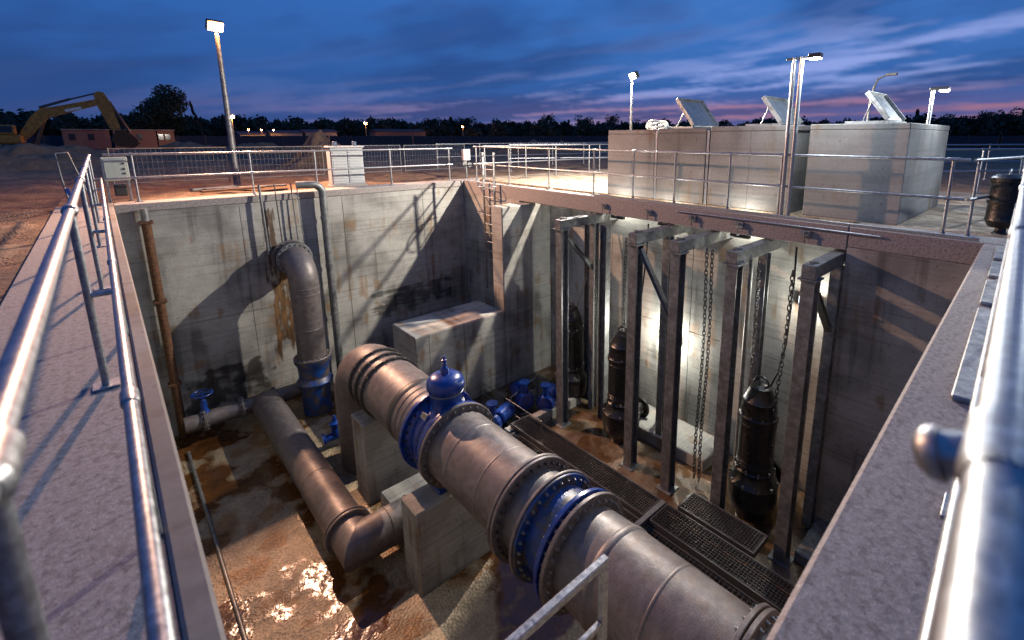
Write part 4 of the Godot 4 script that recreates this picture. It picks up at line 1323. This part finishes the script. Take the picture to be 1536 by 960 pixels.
	tag(o, "low concrete kerb closing the sump beside the small pump sets", "kerb")
	# conduit lying along the foot of the left wall
	st = mb()
	tube(st, [Vector3(0, 0.06, -3.0), Vector3(0.02, 0.06, -7.0), Vector3(0, 0.06, -12.9)], 0.03, 10)
	o = put("floor_conduit", st, M.galv_dull, self)
	o.position = Vector3(0.52, FLOOR - 0.03, 0.0)
	tag(o, "thin straight grey conduit on the wet floor under the close handrail", "conduit")
	# ladder on the wall by the corner
	var t := thing("ladder", "wall ladder with hoops at the pit corner, in the lit triangle of wall", "ladder", Vector3(8.42, -3.35, -12.2))
	for s in [-0.28, 0.28]:
		st = mb()
		box(st, Vector3(-0.03, 0, s - 0.012), Vector3(0.03, 4.3, s + 0.012), 0.003)
		put("stringer", st, M.galv, t)
	for k in 14:
		st = mb()
		tube(st, [Vector3(0, 0.15 + 0.28 * k, -0.267), Vector3(0, 0.15 + 0.28 * k, 0.267)], 0.014, 8)
		put("rung", st, M.galv, t)
	st = mb()
	tube(st, arc(Vector3(0.0, 3.3, 0), Vector3(0, 0, 1), Vector3(-1, 0, 0), 0.36, 14, 0, PI), 0.014, 8)
	put("hoop", st, M.galv, t)
	st = mb()
	tube(st, arc(Vector3(0.0, 2.5, 0), Vector3(0, 0, 1), Vector3(-1, 0, 0), 0.36, 14, 0, PI), 0.014, 8)
	put("hoop", st, M.galv, t)

# ---------------------------------------------------------------- things on the surface round the pit
func mound(called: String, label: String, at: Vector3, rx: float, rz: float, h: float, sd: int):
	var n := FastNoiseLite.new()
	n.seed = sd; n.frequency = 0.22; n.fractal_octaves = 5
	var st := mb()
	var N := 60
	var g := []
	for i in N + 1:
		var row := []
		for j in N + 1:
			var u := 2.0 * i / N - 1.0
			var v := 2.0 * j / N - 1.0
			var d := sqrt(u * u + v * v)
			var q := clampf(1.0 - d, 0.0, 1.0)
			var y: float = h * pow(q, 0.85) * (1.0 + 0.9 * n.get_noise_2d(u * rx + sd, v * rz)) + q * 0.5 * n.get_noise_2d(u * rx * 5.0, v * rz * 5.0) * minf(h, 1.0) - 0.15 * (1.0 - q)
			row.append(Vector3(u * rx, y, v * rz))
		g.append(row)
	var nm := []
	for i in N + 1:
		var row := []
		for j in N + 1:
			var a: Vector3 = g[mini(i + 1, N)][j] - g[maxi(i - 1, 0)][j]
			var b: Vector3 = g[i][mini(j + 1, N)] - g[i][maxi(j - 1, 0)]
			row.append(b.cross(a).normalized())
		nm.append(row)
	for i in N:
		for j in N:
			tri(st, g[i][j], g[i + 1][j], g[i][j + 1], nm[i][j], nm[i + 1][j], nm[i][j + 1])
			tri(st, g[i + 1][j], g[i + 1][j + 1], g[i][j + 1], nm[i + 1][j], nm[i + 1][j + 1], nm[i][j + 1])
	var o := put(called, st, M.dirt, self)
	o.position = at
	tag(o, label, "mound")

func site_things():
	# louvred cabinet on the end wall
	var t := thing("control_cabinet", "pale louvred control cabinet standing behind the end wall railing", "cabinet", Vector3(5.18, -0.05, -14.75))
	var st := mb()
	box(st, Vector3(-0.5, 0.0, -0.2), Vector3(0.5, 0.1, 0.2), 0.01)
	put("plinth", st, M.coping, t)
	st = mb()
	box(st, Vector3(-0.46, 0.1, -0.17), Vector3(0.46, 1.15, 0.15), 0.015)
	put("body", st, M.cabinet, t)
	st = mb()
	box(st, Vector3(-0.5, 1.151, -0.2), Vector3(0.5, 1.2, 0.2), 0.012)
	put("lid", st, M.cabinet, t)
	for s in [-1, 1]:
		st = mb()
		box(st, Vector3(s * 0.225 - 0.215, 0.14, 0.151), Vector3(s * 0.225 + 0.215, 1.11, 0.17), 0.006)
		var door := put("door", st, M.cabinet, t)
		for k in 11:
			st = mb()
			box(st, Vector3(s * 0.225 - 0.18, 0.2 + k * 0.08, 0.171), Vector3(s * 0.225 + 0.18, 0.235 + k * 0.08, 0.186), 0.004)
			put("louvre", st, M.cabinet, door)
	for s in [-0.25, 0.3]:
		st = mb()
		box(st, Vector3(s - 0.05, 1.201, -0.08), Vector3(s + 0.05, 1.33, 0.02), 0.01)
		put("junction_box", st, M.hose, t)
	# green grey board with legs at the corner
	t = thing("equipment_board", "pale green equipment box on a frame at the corner of the two railings", "cabinet", Vector3(0.24, -0.05, -14.75))
	st = mb()
	box(st, Vector3(-0.24, 0.5, -0.1), Vector3(0.2, 1.02, 0.08), 0.015)
	put("body", st, M.sage, t)
	st = mb()
	box(st, Vector3(-0.2, 0.54, 0.081), Vector3(0.16, 0.98, 0.095), 0.006)
	var dr := put("door", st, M.sage, t)
	st = mb()
	for y in [0.66, 0.76, 0.88]:
		lathe(st, along_z(Vector3(0.12, y, 0.095)), [[0.022, 0], [0.022, 0.02], [0, 0.02]], 12)
	put("knob", st, M.steel_dark, dr)
	for s in [-0.2, 0.16]:
		st = mb()
		box(st, Vector3(s - 0.02, 0, -0.02), Vector3(s + 0.02, 0.5, 0.02), 0.004)
		put("leg", st, M.galv, t)
	st = mb()
	box(st, Vector3(-0.1, 0.16, -0.06), Vector3(0.12, 0.42, 0.06), 0.02)
	put("transformer", st, M.steel_dark, t)
	# bent frame stake beyond the left coping
	t = thing("stake_frame", "thin bent metal stake frame on the dirt beside the left handrail's end", "stake", Vector3(-0.62, -0.05, -14.3))
	st = mb()
	tube(st, [Vector3(0.06, 0, 0.05), Vector3(0.0, 0.6, 0.0), Vector3(-0.02, 1.14, 0), Vector3(0.16, 1.14, 0), Vector3(0.24, 0.75, 0), Vector3(0.34, 0.3, 0.02)], 0.018, 10)
	put("bar", st, M.galv_dull, t)
	st = mb()
	box(st, Vector3(0.01, 0.28, -0.04), Vector3(0.09, 0.42, 0.04), 0.012)
	put("clamp", st, M.blue, t)
	# gauge on a post beyond the corner
	t = thing("gauge_post", "small white instrument box on a post near the corner railing", "instrument", Vector3(9.6, -0.05, -15.3))
	st = mb()
	tube(st, [Vector3(0, 0, 0), Vector3(0, 0.62, 0)], 0.03, 12)
	put("post", st, M.galv, t)
	st = mb()
	box(st, Vector3(-0.14, 0.62, -0.08), Vector3(0.14, 1.02, 0.08), 0.02)
	put("box", st, M.white, t)
	st = mb()
	lathe(st, along_z(Vector3(-0.1, 0.5, 0.03)), [[0.0, 0], [0.09, 0], [0.09, 0.05], [0, 0.05]], 18)
	lathe(st, along_z(Vector3(0.1, 0.46, 0.03)), [[0.0, 0], [0.09, 0], [0.09, 0.05], [0, 0.05]], 18)
	put("dial", st, M.galv_dull, t)
	# black canister by the right corner
	t = thing("black_canister", "dark ribbed canister with a lid standing at the coping's far corner", "canister", Vector3(9.55, 0.0, -0.62))
	st = mb()
	lathe(st, Transform3D(Basis.IDENTITY, Vector3(0, 0.1, 0)), [[0, 0], [0.16, 0.0], [0.2, 0.08], [0.21, 0.1], [0.2, 0.14], [0.2, 0.34], [0.215, 0.35], [0.215, 0.4], [0.2, 0.41], [0.2, 0.66], [0.22, 0.67], [0.22, 0.73], [0.14, 0.78], [0, 0.79]], 28)
	put("body", st, M.black, t)
	st = mb()
	lathe(st, Transform3D.IDENTITY, [[0.1, 0], [0.07, 0.03], [0.06, 0.1]], 16)
	put("foot", st, M.steel_dark, t)
	st = mb()
	tube(st, arc(Vector3(0, 0.86, 0), Vector3(1, 0, 0), Vector3(0, 1, 0), 0.09, 10, 0, PI), 0.012, 8)
	put("handle", st, M.galv, t)
	# wire mesh fence behind the end wall railing
	for i in 4:
		t = thing("mesh_fence", ["wire mesh fence panel closest to the pale green box", "wire mesh fence panel crossed by the tall floodlight pole", "wire mesh fence panel left of the control cabinet", "wire mesh fence panel right of the control cabinet"][i], "fence", Vector3(1.6 + i * 2.9, -0.06, -19.2 + i * 0.15), "wire mesh fence panels")
		st = mb()
		for x in [-1.4, 1.4]:
			tube(st, [Vector3(x, 0, 0), Vector3(x, 1.15, 0)], 0.02, 8)
		for y in [0.12, 1.13]:
			tube(st, [Vector3(-1.4, y, 0), Vector3(1.4, y, 0)], 0.016, 8)
		put("frame", st, M.galv_dull, t)
		st = mb()
		for k in range(1, 24):
			var x := -1.4 + 2.8 * k / 24.0
			tube(st, [Vector3(x, 0.12, 0), Vector3(x, 1.13, 0)], 0.005, 4, false)
		for k in range(1, 5):
			var y := 0.12 + 1.01 * k / 5.0
			tube(st, [Vector3(-1.4, y, 0.006), Vector3(1.4, y, 0.006)], 0.005, 4, false)
		put("wires", st, M.galv_dull, t, "stuff")
	# loose boards on the dirt by the tall pole
	var bl := [[2.5, -15.6, 0.2, 1.5], [2.9, -16.0, -0.1, 1.9], [2.2, -16.4, 0.35, 1.2]]
	for i in 3:
		var b: Array = bl[i]
		st = mb()
		box(st, Vector3(-b[3] / 2, 0, -0.08), Vector3(b[3] / 2, 0.05, 0.08), 0.005)
		var o := put("loose_board", st, M.rusty if i == 0 else M.galv_dull, self)
		o.position = Vector3(b[0], 0.0, b[1])
		o.rotation.y = b[2]
		tag(o, ["brown loose board on the dirt nearest the end wall", "longest grey loose board at the foot of the tall floodlight pole", "shortest loose board on the dirt by the tall floodlight pole"][i], "board", "loose boards by the pole")
	# rubble bits on the left coping and the dirt
	mound("dirt_mound", "long dark dirt bank below the excavator", Vector3(-6.0, -0.3, -36), 11, 7, 1.6, 3)
	mound("dirt_mound", "orange lit sand heap left of the control cabinet", Vector3(8.6, -0.2, -28), 2.6, 2.4, 1.7, 9)
	mound("dirt_mound", "broad low dirt ridge lying beyond the mesh fence", Vector3(7.0, -0.3, -46), 12, 6, 1.3, 15)
	mound("dirt_mound", "low brown earth bank beyond the corner railings", Vector3(27.0, -0.3, -32), 13, 5, 1.3, 19)
	mound("dirt_mound", "dark earth bank behind the far basin near the first chamber", Vector3(40.0, -0.3, -26), 13, 6, 1.4, 23)

# ---------------------------------------------------------------- background
func leaf_crown(sd: int, rx: float, ry: float, n: int, leaf: float, spiky := 0.0) -> ArrayMesh:
	var r := RandomNumberGenerator.new()
	r.seed = sd
	var st := mb()
	var lumps := []
	for k in 11:
		var a := r.randf() * TAU
		var y := r.randf_range(-0.55, 0.75)
		var q := sqrt(maxf(0.0, 1.0 - y * y)) * r.randf_range(0.2, 0.75)
		if spiky > 0.0: q *= (0.85 - y) * 0.7
		lumps.append([Vector3(cos(a) * q * rx, y * ry, sin(a) * q * rx), r.randf_range(0.26, 0.5) * minf(rx, ry) * (1.0 - spiky * 0.4)])
	for k in n:
		var L: Array = lumps[r.randi() % lumps.size()]
		var d := Vector3(r.randfn(), r.randfn(), r.randfn()).normalized()
		var p: Vector3 = L[0] + d * L[1] * pow(r.randf(), 0.4)
		var u := Vector3(r.randfn(), r.randfn(), r.randfn()).normalized()
		var v := u.cross(Vector3(r.randfn(), r.randfn(), r.randfn())).normalized()
		var s := leaf * r.randf_range(0.6, 1.4)
		var nn := u.cross(v).normalized()
		facing(st, [p - u * s, p - v * s * 0.55, p + u * s, p + v * s * 0.55], nn)
	return st.commit()

func tree_at(label: String, at: Vector3, h: float, w: float, mesh: ArrayMesh, m: Material, group: String, lean := 0.0):
	var t := thing("tree", label, "tree", at, group)
	t.rotation.z = lean
	var st := mb()
	tube(st, [Vector3(0, -0.3, 0), Vector3(0.02 * h, h * 0.35, 0), Vector3(0, h * 0.8, 0)], [h * 0.03, h * 0.022, h * 0.008], 8)
	for k in 4:
		var a := k * 1.7
		tube(st, [Vector3(0.01 * h, h * (0.3 + 0.1 * k), 0), Vector3(cos(a) * w * 0.28, h * (0.5 + 0.1 * k), sin(a) * w * 0.28)], [h * 0.012, h * 0.004], 6)
	put("trunk", st, M.bark, t)
	share("crown", mesh, m, t, Transform3D(Basis.from_scale(Vector3(w / 2, h * 0.42, w / 2)), Vector3(0, h * 0.58, 0)))

func dirv(az: float, dist: float) -> Vector3:
	return Vector3(sin(deg_to_rad(az)) * dist, -0.1, -cos(deg_to_rad(az)) * dist)

func background():
	# excavator reaching across the dirt
	var t := thing("excavator", "yellow excavator with its boom arched over the dirt bank", "excavator", Vector3(-5.6, -0.2, -65))
	var Z := 0.35
	var st := mb()
	for s in [-1.3, 1.3]:
		st = mb()
		var prof := [Vector2(-2.2, 0.0), Vector2(2.0, 0.0), Vector2(2.5, 0.35), Vector2(2.4, 0.75), Vector2(2.0, 0.95), Vector2(-2.2, 0.95), Vector2(-2.6, 0.75), Vector2(-2.7, 0.35)]
		var f := []
		var b := []
		for p in prof:
			f.append(Vector3(p.x, p.y, s - 0.3)); b.append(Vector3(p.x, p.y, s + 0.3))
		var mid := Vector3(0, 0.5, s)
		poly(st, f, mid); poly(st, b, mid)
		for k in prof.size():
			var j := (k + 1) % prof.size()
			poly(st, [f[k], f[j], b[j], b[k]], mid)
		put("track", st, M.steel_dark, t)
	st = mb()
	box(st, Vector3(-3.0, 1.0, -1.4), Vector3(1.0, 1.75, 1.4), 0.12)
	put("body", st, M.yellow, t)
	st = mb()
	box(st, Vector3(-1.0, 1.75, 0.2), Vector3(0.7, 2.6, 1.35), 0.1)
	var cabn := put("cab", st, M.yellow, t)
	st = mb()
	box(st, Vector3(-0.8, 1.95, 1.351), Vector3(0.5, 2.5, 1.37), 0.01)
	put("window", st, M.glass, cabn)
	# boom: bent plate girder given by its side outline (x, y)
	var outl := [Vector2(1.0, 1.2), Vector2(0.7, 1.7), Vector2(1.7, 3.4), Vector2(2.4, 4.1), Vector2(3.2, 4.25), Vector2(6.1, 5.05), Vector2(6.15, 4.5), Vector2(3.5, 3.55), Vector2(2.7, 3.2), Vector2(1.7, 1.9)]
	girder(t, "boom", outl, Z, M.yellow)
	girder(t, "boom_plate", [Vector2(3.9, 4.02), Vector2(5.0, 4.34), Vector2(5.05, 4.12), Vector2(3.95, 3.8)], Z + 0.02, M.white)
	girder(t, "stick", [Vector2(6.0, 5.5), Vector2(6.35, 5.8), Vector2(6.75, 5.7), Vector2(7.1, 4.8), Vector2(7.5, 2.4), Vector2(7.05, 2.1), Vector2(6.75, 2.3), Vector2(6.15, 4.4)], Z * 0.8, M.yellow)
	girder(t, "bucket", [Vector2(7.1, 2.2), Vector2(7.7, 2.3), Vector2(8.4, 1.6), Vector2(8.7, 0.9), Vector2(8.2, 0.5), Vector2(7.0, 0.7), Vector2(6.7, 1.3)], 0.7, M.rusty)
	for c in [[Vector3(2.3, 4.15, 0), Vector3(4.4, 5.0, 0), 0.07], [Vector3(4.3, 4.95, 0), Vector3(6.3, 5.65, 0), 0.045], [Vector3(1.6, 0.9, 0), Vector3(2.5, 3.3, 0), 0.12], [Vector3(7.0, 4.9, 0), Vector3(8.1, 2.0, 0), 0.09]]:
		st = mb()
		tube(st, [c[0], c[1]], c[2] * 1.6, 10)
		put("ram", st, M.steel_dark, t)
	# brown site cabins behind the excavator
	for i in 3:
		t = thing("site_cabin", ["brown site cabin behind the excavator's boom", "brown site cabin in the middle behind the excavator's bucket", "narrow site cabin right of the excavator's bucket"][i], "cabin", Vector3([-0.7, 3.4, 6.2][i], -0.1, -78), "site cabins")
		var hw: float = [1.9, 1.9, 0.8][i]
		st = mb()
		box(st, Vector3(-hw, 0.1, -1.2), Vector3(hw, 2.2, 1.2), 0.03)
		put("wall", st, M.cabin, t)
		st = mb()
		box(st, Vector3(-hw - 0.08, 2.201, -1.3), Vector3(hw + 0.08, 2.32, 1.3), 0.02)
		put("roof", st, M.galv_dull, t)
		for k in 2:
			st = mb()
			box(st, Vector3(-hw * 0.6 + k * hw * 0.8 - 0.25, 1.1, 1.201), Vector3(-hw * 0.6 + k * hw * 0.8 + 0.25, 1.8, 1.23), 0.01)
			put("window", st, M.glass, t)
	# long low sheds on the horizon
	for i in 4:
		t = thing("low_shed", ["low pale shed on the horizon nearest the tall floodlight pole", "low dark shed between the floodlight pole and the control cabinet", "wide low shed just left of the control cabinet", "low brown shed right of the control cabinet, below the small street lamps"][i], "shed", Vector3([18.5, 23.5, 29.0, 44.0][i], -0.1, -95), "sheds on the horizon")
		var hw: float = [1.8, 2.4, 2.6, 5.0][i]
		st = mb()
		box(st, Vector3(-hw, 0.0, -2), Vector3(hw, 1.9 + 0.2 * i, 2), 0.03)
		put("wall", st, M.shed if i < 3 else M.cabin, t)
		st = mb()
		var y0 := 1.9 + 0.2 * i
		var mid := Vector3(0, y0, 0)
		poly(st, [Vector3(-hw - 0.2, y0, -2.2), Vector3(hw + 0.2, y0, -2.2), Vector3(hw + 0.2, y0 + 0.45, 0), Vector3(-hw - 0.2, y0 + 0.45, 0)], mid)
		poly(st, [Vector3(-hw - 0.2, y0, 2.2), Vector3(hw + 0.2, y0, 2.2), Vector3(hw + 0.2, y0 + 0.45, 0), Vector3(-hw - 0.2, y0 + 0.45, 0)], mid)
		poly(st, [Vector3(-hw - 0.2, y0 + 0.002, -2.2), Vector3(-hw - 0.2, y0 + 0.002, 2.2), Vector3(-hw - 0.2, y0 + 0.45, 0)], Vector3(0, y0, 0))
		poly(st, [Vector3(hw + 0.2, y0 + 0.002, -2.2), Vector3(hw + 0.2, y0 + 0.002, 2.2), Vector3(hw + 0.2, y0 + 0.45, 0)], Vector3(0, y0, 0))
		put("roof", st, M.hoarding, t)
		for k in 3:
			st = mb()
			box(st, Vector3(-hw * 0.7 + k * hw * 0.6, 0.8, 2.001), Vector3(-hw * 0.7 + k * hw * 0.6 + 0.5, 1.4, 2.03), 0.01)
			put("window", st, M.glass, t)
	# site hoarding: dark boards between the trees and the works
	for i in 12:
		var az := -3.0 + i * 8.4
		var p := dirv(az, 84.0)
		t = thing("hoarding_fence", "%s stretch of dark hoarding, counted from the excavator side" % ["first", "second", "third", "fourth", "fifth", "sixth", "seventh", "eighth", "ninth", "tenth", "eleventh", "twelfth"][i], "fence", p, "dark hoarding round the site", -deg_to_rad(az))
		st = mb()
		box(st, Vector3(-6.1, 0, -0.04), Vector3(6.1, 1.6, 0.04), 0.01)
		put("board", st, M.hoarding, t)
		for k in 5:
			st = mb()
			box(st, Vector3(-6.0 + k * 3.0 - 0.05, 0, 0.041), Vector3(-6.0 + k * 3.0 + 0.05, 1.7, 0.12), 0.01)
			put("post", st, M.steel_dark, t)
	# small far lamps
	var sodium := Color(1.0, 0.6, 0.28)
	flood("small orange lamp on a far pole just right of the tall floodlight pole", Vector3(12.0, -0.1, -70), 3.8, Vector3(-0.6, 0, 1), sodium, 110.0, 0.5, 0.05, 0.3)
	flood("small orange street lamp above the control cabinet", Vector3(35.7, -0.1, -90), 3.85, Vector3(-0.3, 0, 1), sodium, 50.0, 0.4, 0.07, 0.3)
	flood("small dim street lamp at the middle of the horizon", Vector3(56.0, -0.1, -90), 3.5, Vector3(-0.5, 0, 1), sodium, 40.0, 0.35, 0.07, 0.3)
	for i in 3:
		flood(["tiny horizon light closest to the tall floodlight pole", "tiny horizon light second from the tall floodlight pole", "tiny horizon light third from the tall floodlight pole"][i], Vector3([17.8, 19.6, 21.3][i], -0.1, -92), 2.55, Vector3(0, 0, 1), sodium, 8.0, 0.2, 0.04, 0.2)
	# curved bare lamp arm behind the largest chamber
	t = thing("bent_lamp_post", "unlit lamp post with a bent arm behind the largest chamber", "lamp post", Vector3(14.0, 0, -3.75))
	st = mb()
	tube(st, [Vector3(0, 0, 0), Vector3(0, 2.2, 0.02), Vector3(0.02, 2.6, 0.06), Vector3(0.05, 2.8, 0.12), Vector3(0.1, 2.88, 0.3)], [0.035, 0.03, 0.028, 0.026, 0.022], 10)
	put("pole", st, M.galv_dull, t)
	st = mb()
	box(st, Vector3(0.05, 2.86, 0.28), Vector3(0.17, 2.92, 0.5), 0.012)
	put("lamp_head", st, M.galv_dull, t)
	# trees
	var c1 := leaf_crown(1, 1.0, 1.0, 9500, 0.05)
	var c2 := leaf_crown(2, 1.0, 1.0, 1500, 0.075)
	var c3 := leaf_crown(3, 1.0, 1.0, 1500, 0.075, 1.0)
	var c4 := leaf_crown(4, 1.0, 1.0, 1500, 0.08)
	tree_at("large round dark tree right of the excavator", Vector3(7.2, -0.1, -100), 8.9, 9.4, c1, M.leaf, "trees along the horizon")
	tree_at("thin leaning tree just right of the large round tree", Vector3(12.9, -0.1, -100), 7.4, 1.6, c3, M.leaf_dark, "trees along the horizon", 0.16)
	var tl := [[9.5, 4.6, 3.0, 1, "bushy tree between the leaning tree and the tall floodlight pole"], [20.5, 4.0, 2.4, 2, "pointed tree left of the control cabinet"], [22.3, 4.2, 1.6, 2, "narrow pointed tree directly left of the control cabinet"], [24.0, 4.4, 2.2, 0, "round tree above the control cabinet's edge"],
		[28.6, 4.7, 2.6, 1, "bushy tree right of the street lamp over the cabinet"], [30.6, 5.0, 2.2, 2, "pointed tree second right of the street lamp over the cabinet"], [32.2, 4.9, 3.2, 1, "wide bushy tree left of the middle street lamp"],
		[41.6, 5.6, 2.0, 1, "tall round tree at the brightest pink of the sky"], [43.2, 4.0, 1.4, 2, "small pointed tree in the pink of the sky"], [45.8, 5.3, 3.0, 0, "wide dark tree left of the warm chamber floodlight"], [49.0, 5.4, 2.2, 1, "tree directly left of the warm chamber floodlight's pole"],
		[52.4, 4.4, 2.6, 0, "tree behind the smallest chamber"], [79.0, 5.6, 1.6, 2, "upright tree left of the post lamp on the largest chamber"], [82.0, 4.6, 3.4, 0, "broad tree right of the post lamp"], [84.3, 5.0, 3.2, 1, "second broad tree right of the post lamp"], [86.6, 5.2, 3.6, 0, "broad tree at the picture's right edge"]]
	for a in tl:
		var mesh: ArrayMesh = [c2, c4, c3][a[3]]
		tree_at(a[4], dirv(a[0], 120.0), a[1] * 1.25, a[2] * 1.7, mesh, M.leaf_dark, "trees along the horizon")
	# the wood behind them, one dark mass
	var r := RandomNumberGenerator.new()
	r.seed = 77
	var mm := MultiMesh.new()
	mm.transform_format = MultiMesh.TRANSFORM_3D
	mm.mesh = leaf_crown(8, 1.0, 1.0, 420, 0.15)
	mm.instance_count = 420
	for k in 420:
		var az := -12.0 + 112.0 * k / 420.0 + r.randf_range(-0.4, 0.4)
		var d := r.randf_range(112.0, 140.0)
		var h := r.randf_range(2.2, 3.6)
		var p := dirv(az, d)
		mm.set_instance_transform(k, Transform3D(Basis(Vector3.UP, r.randf() * TAU).scaled(Vector3(r.randf_range(2.0, 3.4), h, r.randf_range(2.0, 3.4))), p + Vector3(0, h * 0.55, 0)))
	var wood := MultiMeshInstance3D.new()
	wood.name = "distant_wood"
	wood.multimesh = mm
	wood.material_override = M.leaf_dark
	add_child(wood)
	wood.set_meta("kind", "stuff")
	tag(wood, "dark line of far woodland along the whole horizon", "woodland")

func girder(parent: Node, called: String, o: Array, hw: float, m: Material) -> void:
	var st := mb()
	var pk := PackedVector2Array()
	for p in o: pk.append(p)
	var idx := Geometry2D.triangulate_polygon(pk)
	for s in [-1.0, 1.0]:
		for k in range(0, idx.size(), 3):
			var q := []
			for j in 3:
				var p: Vector2 = o[idx[k + j]]
				q.append(Vector3(p.x, p.y, s * hw))
			facing(st, q, Vector3(0, 0, s))
	var clock := Geometry2D.is_polygon_clockwise(pk)
	for k in o.size():
		var a: Vector2 = o[k]
		var b: Vector2 = o[(k + 1) % o.size()]
		var d := (b - a).normalized()
		var n := Vector3(d.y, -d.x, 0) if not clock else Vector3(-d.y, d.x, 0)
		facing(st, [Vector3(a.x, a.y, -hw), Vector3(b.x, b.y, -hw), Vector3(b.x, b.y, hw), Vector3(a.x, a.y, hw)], n)
	put(called, st, m, parent)
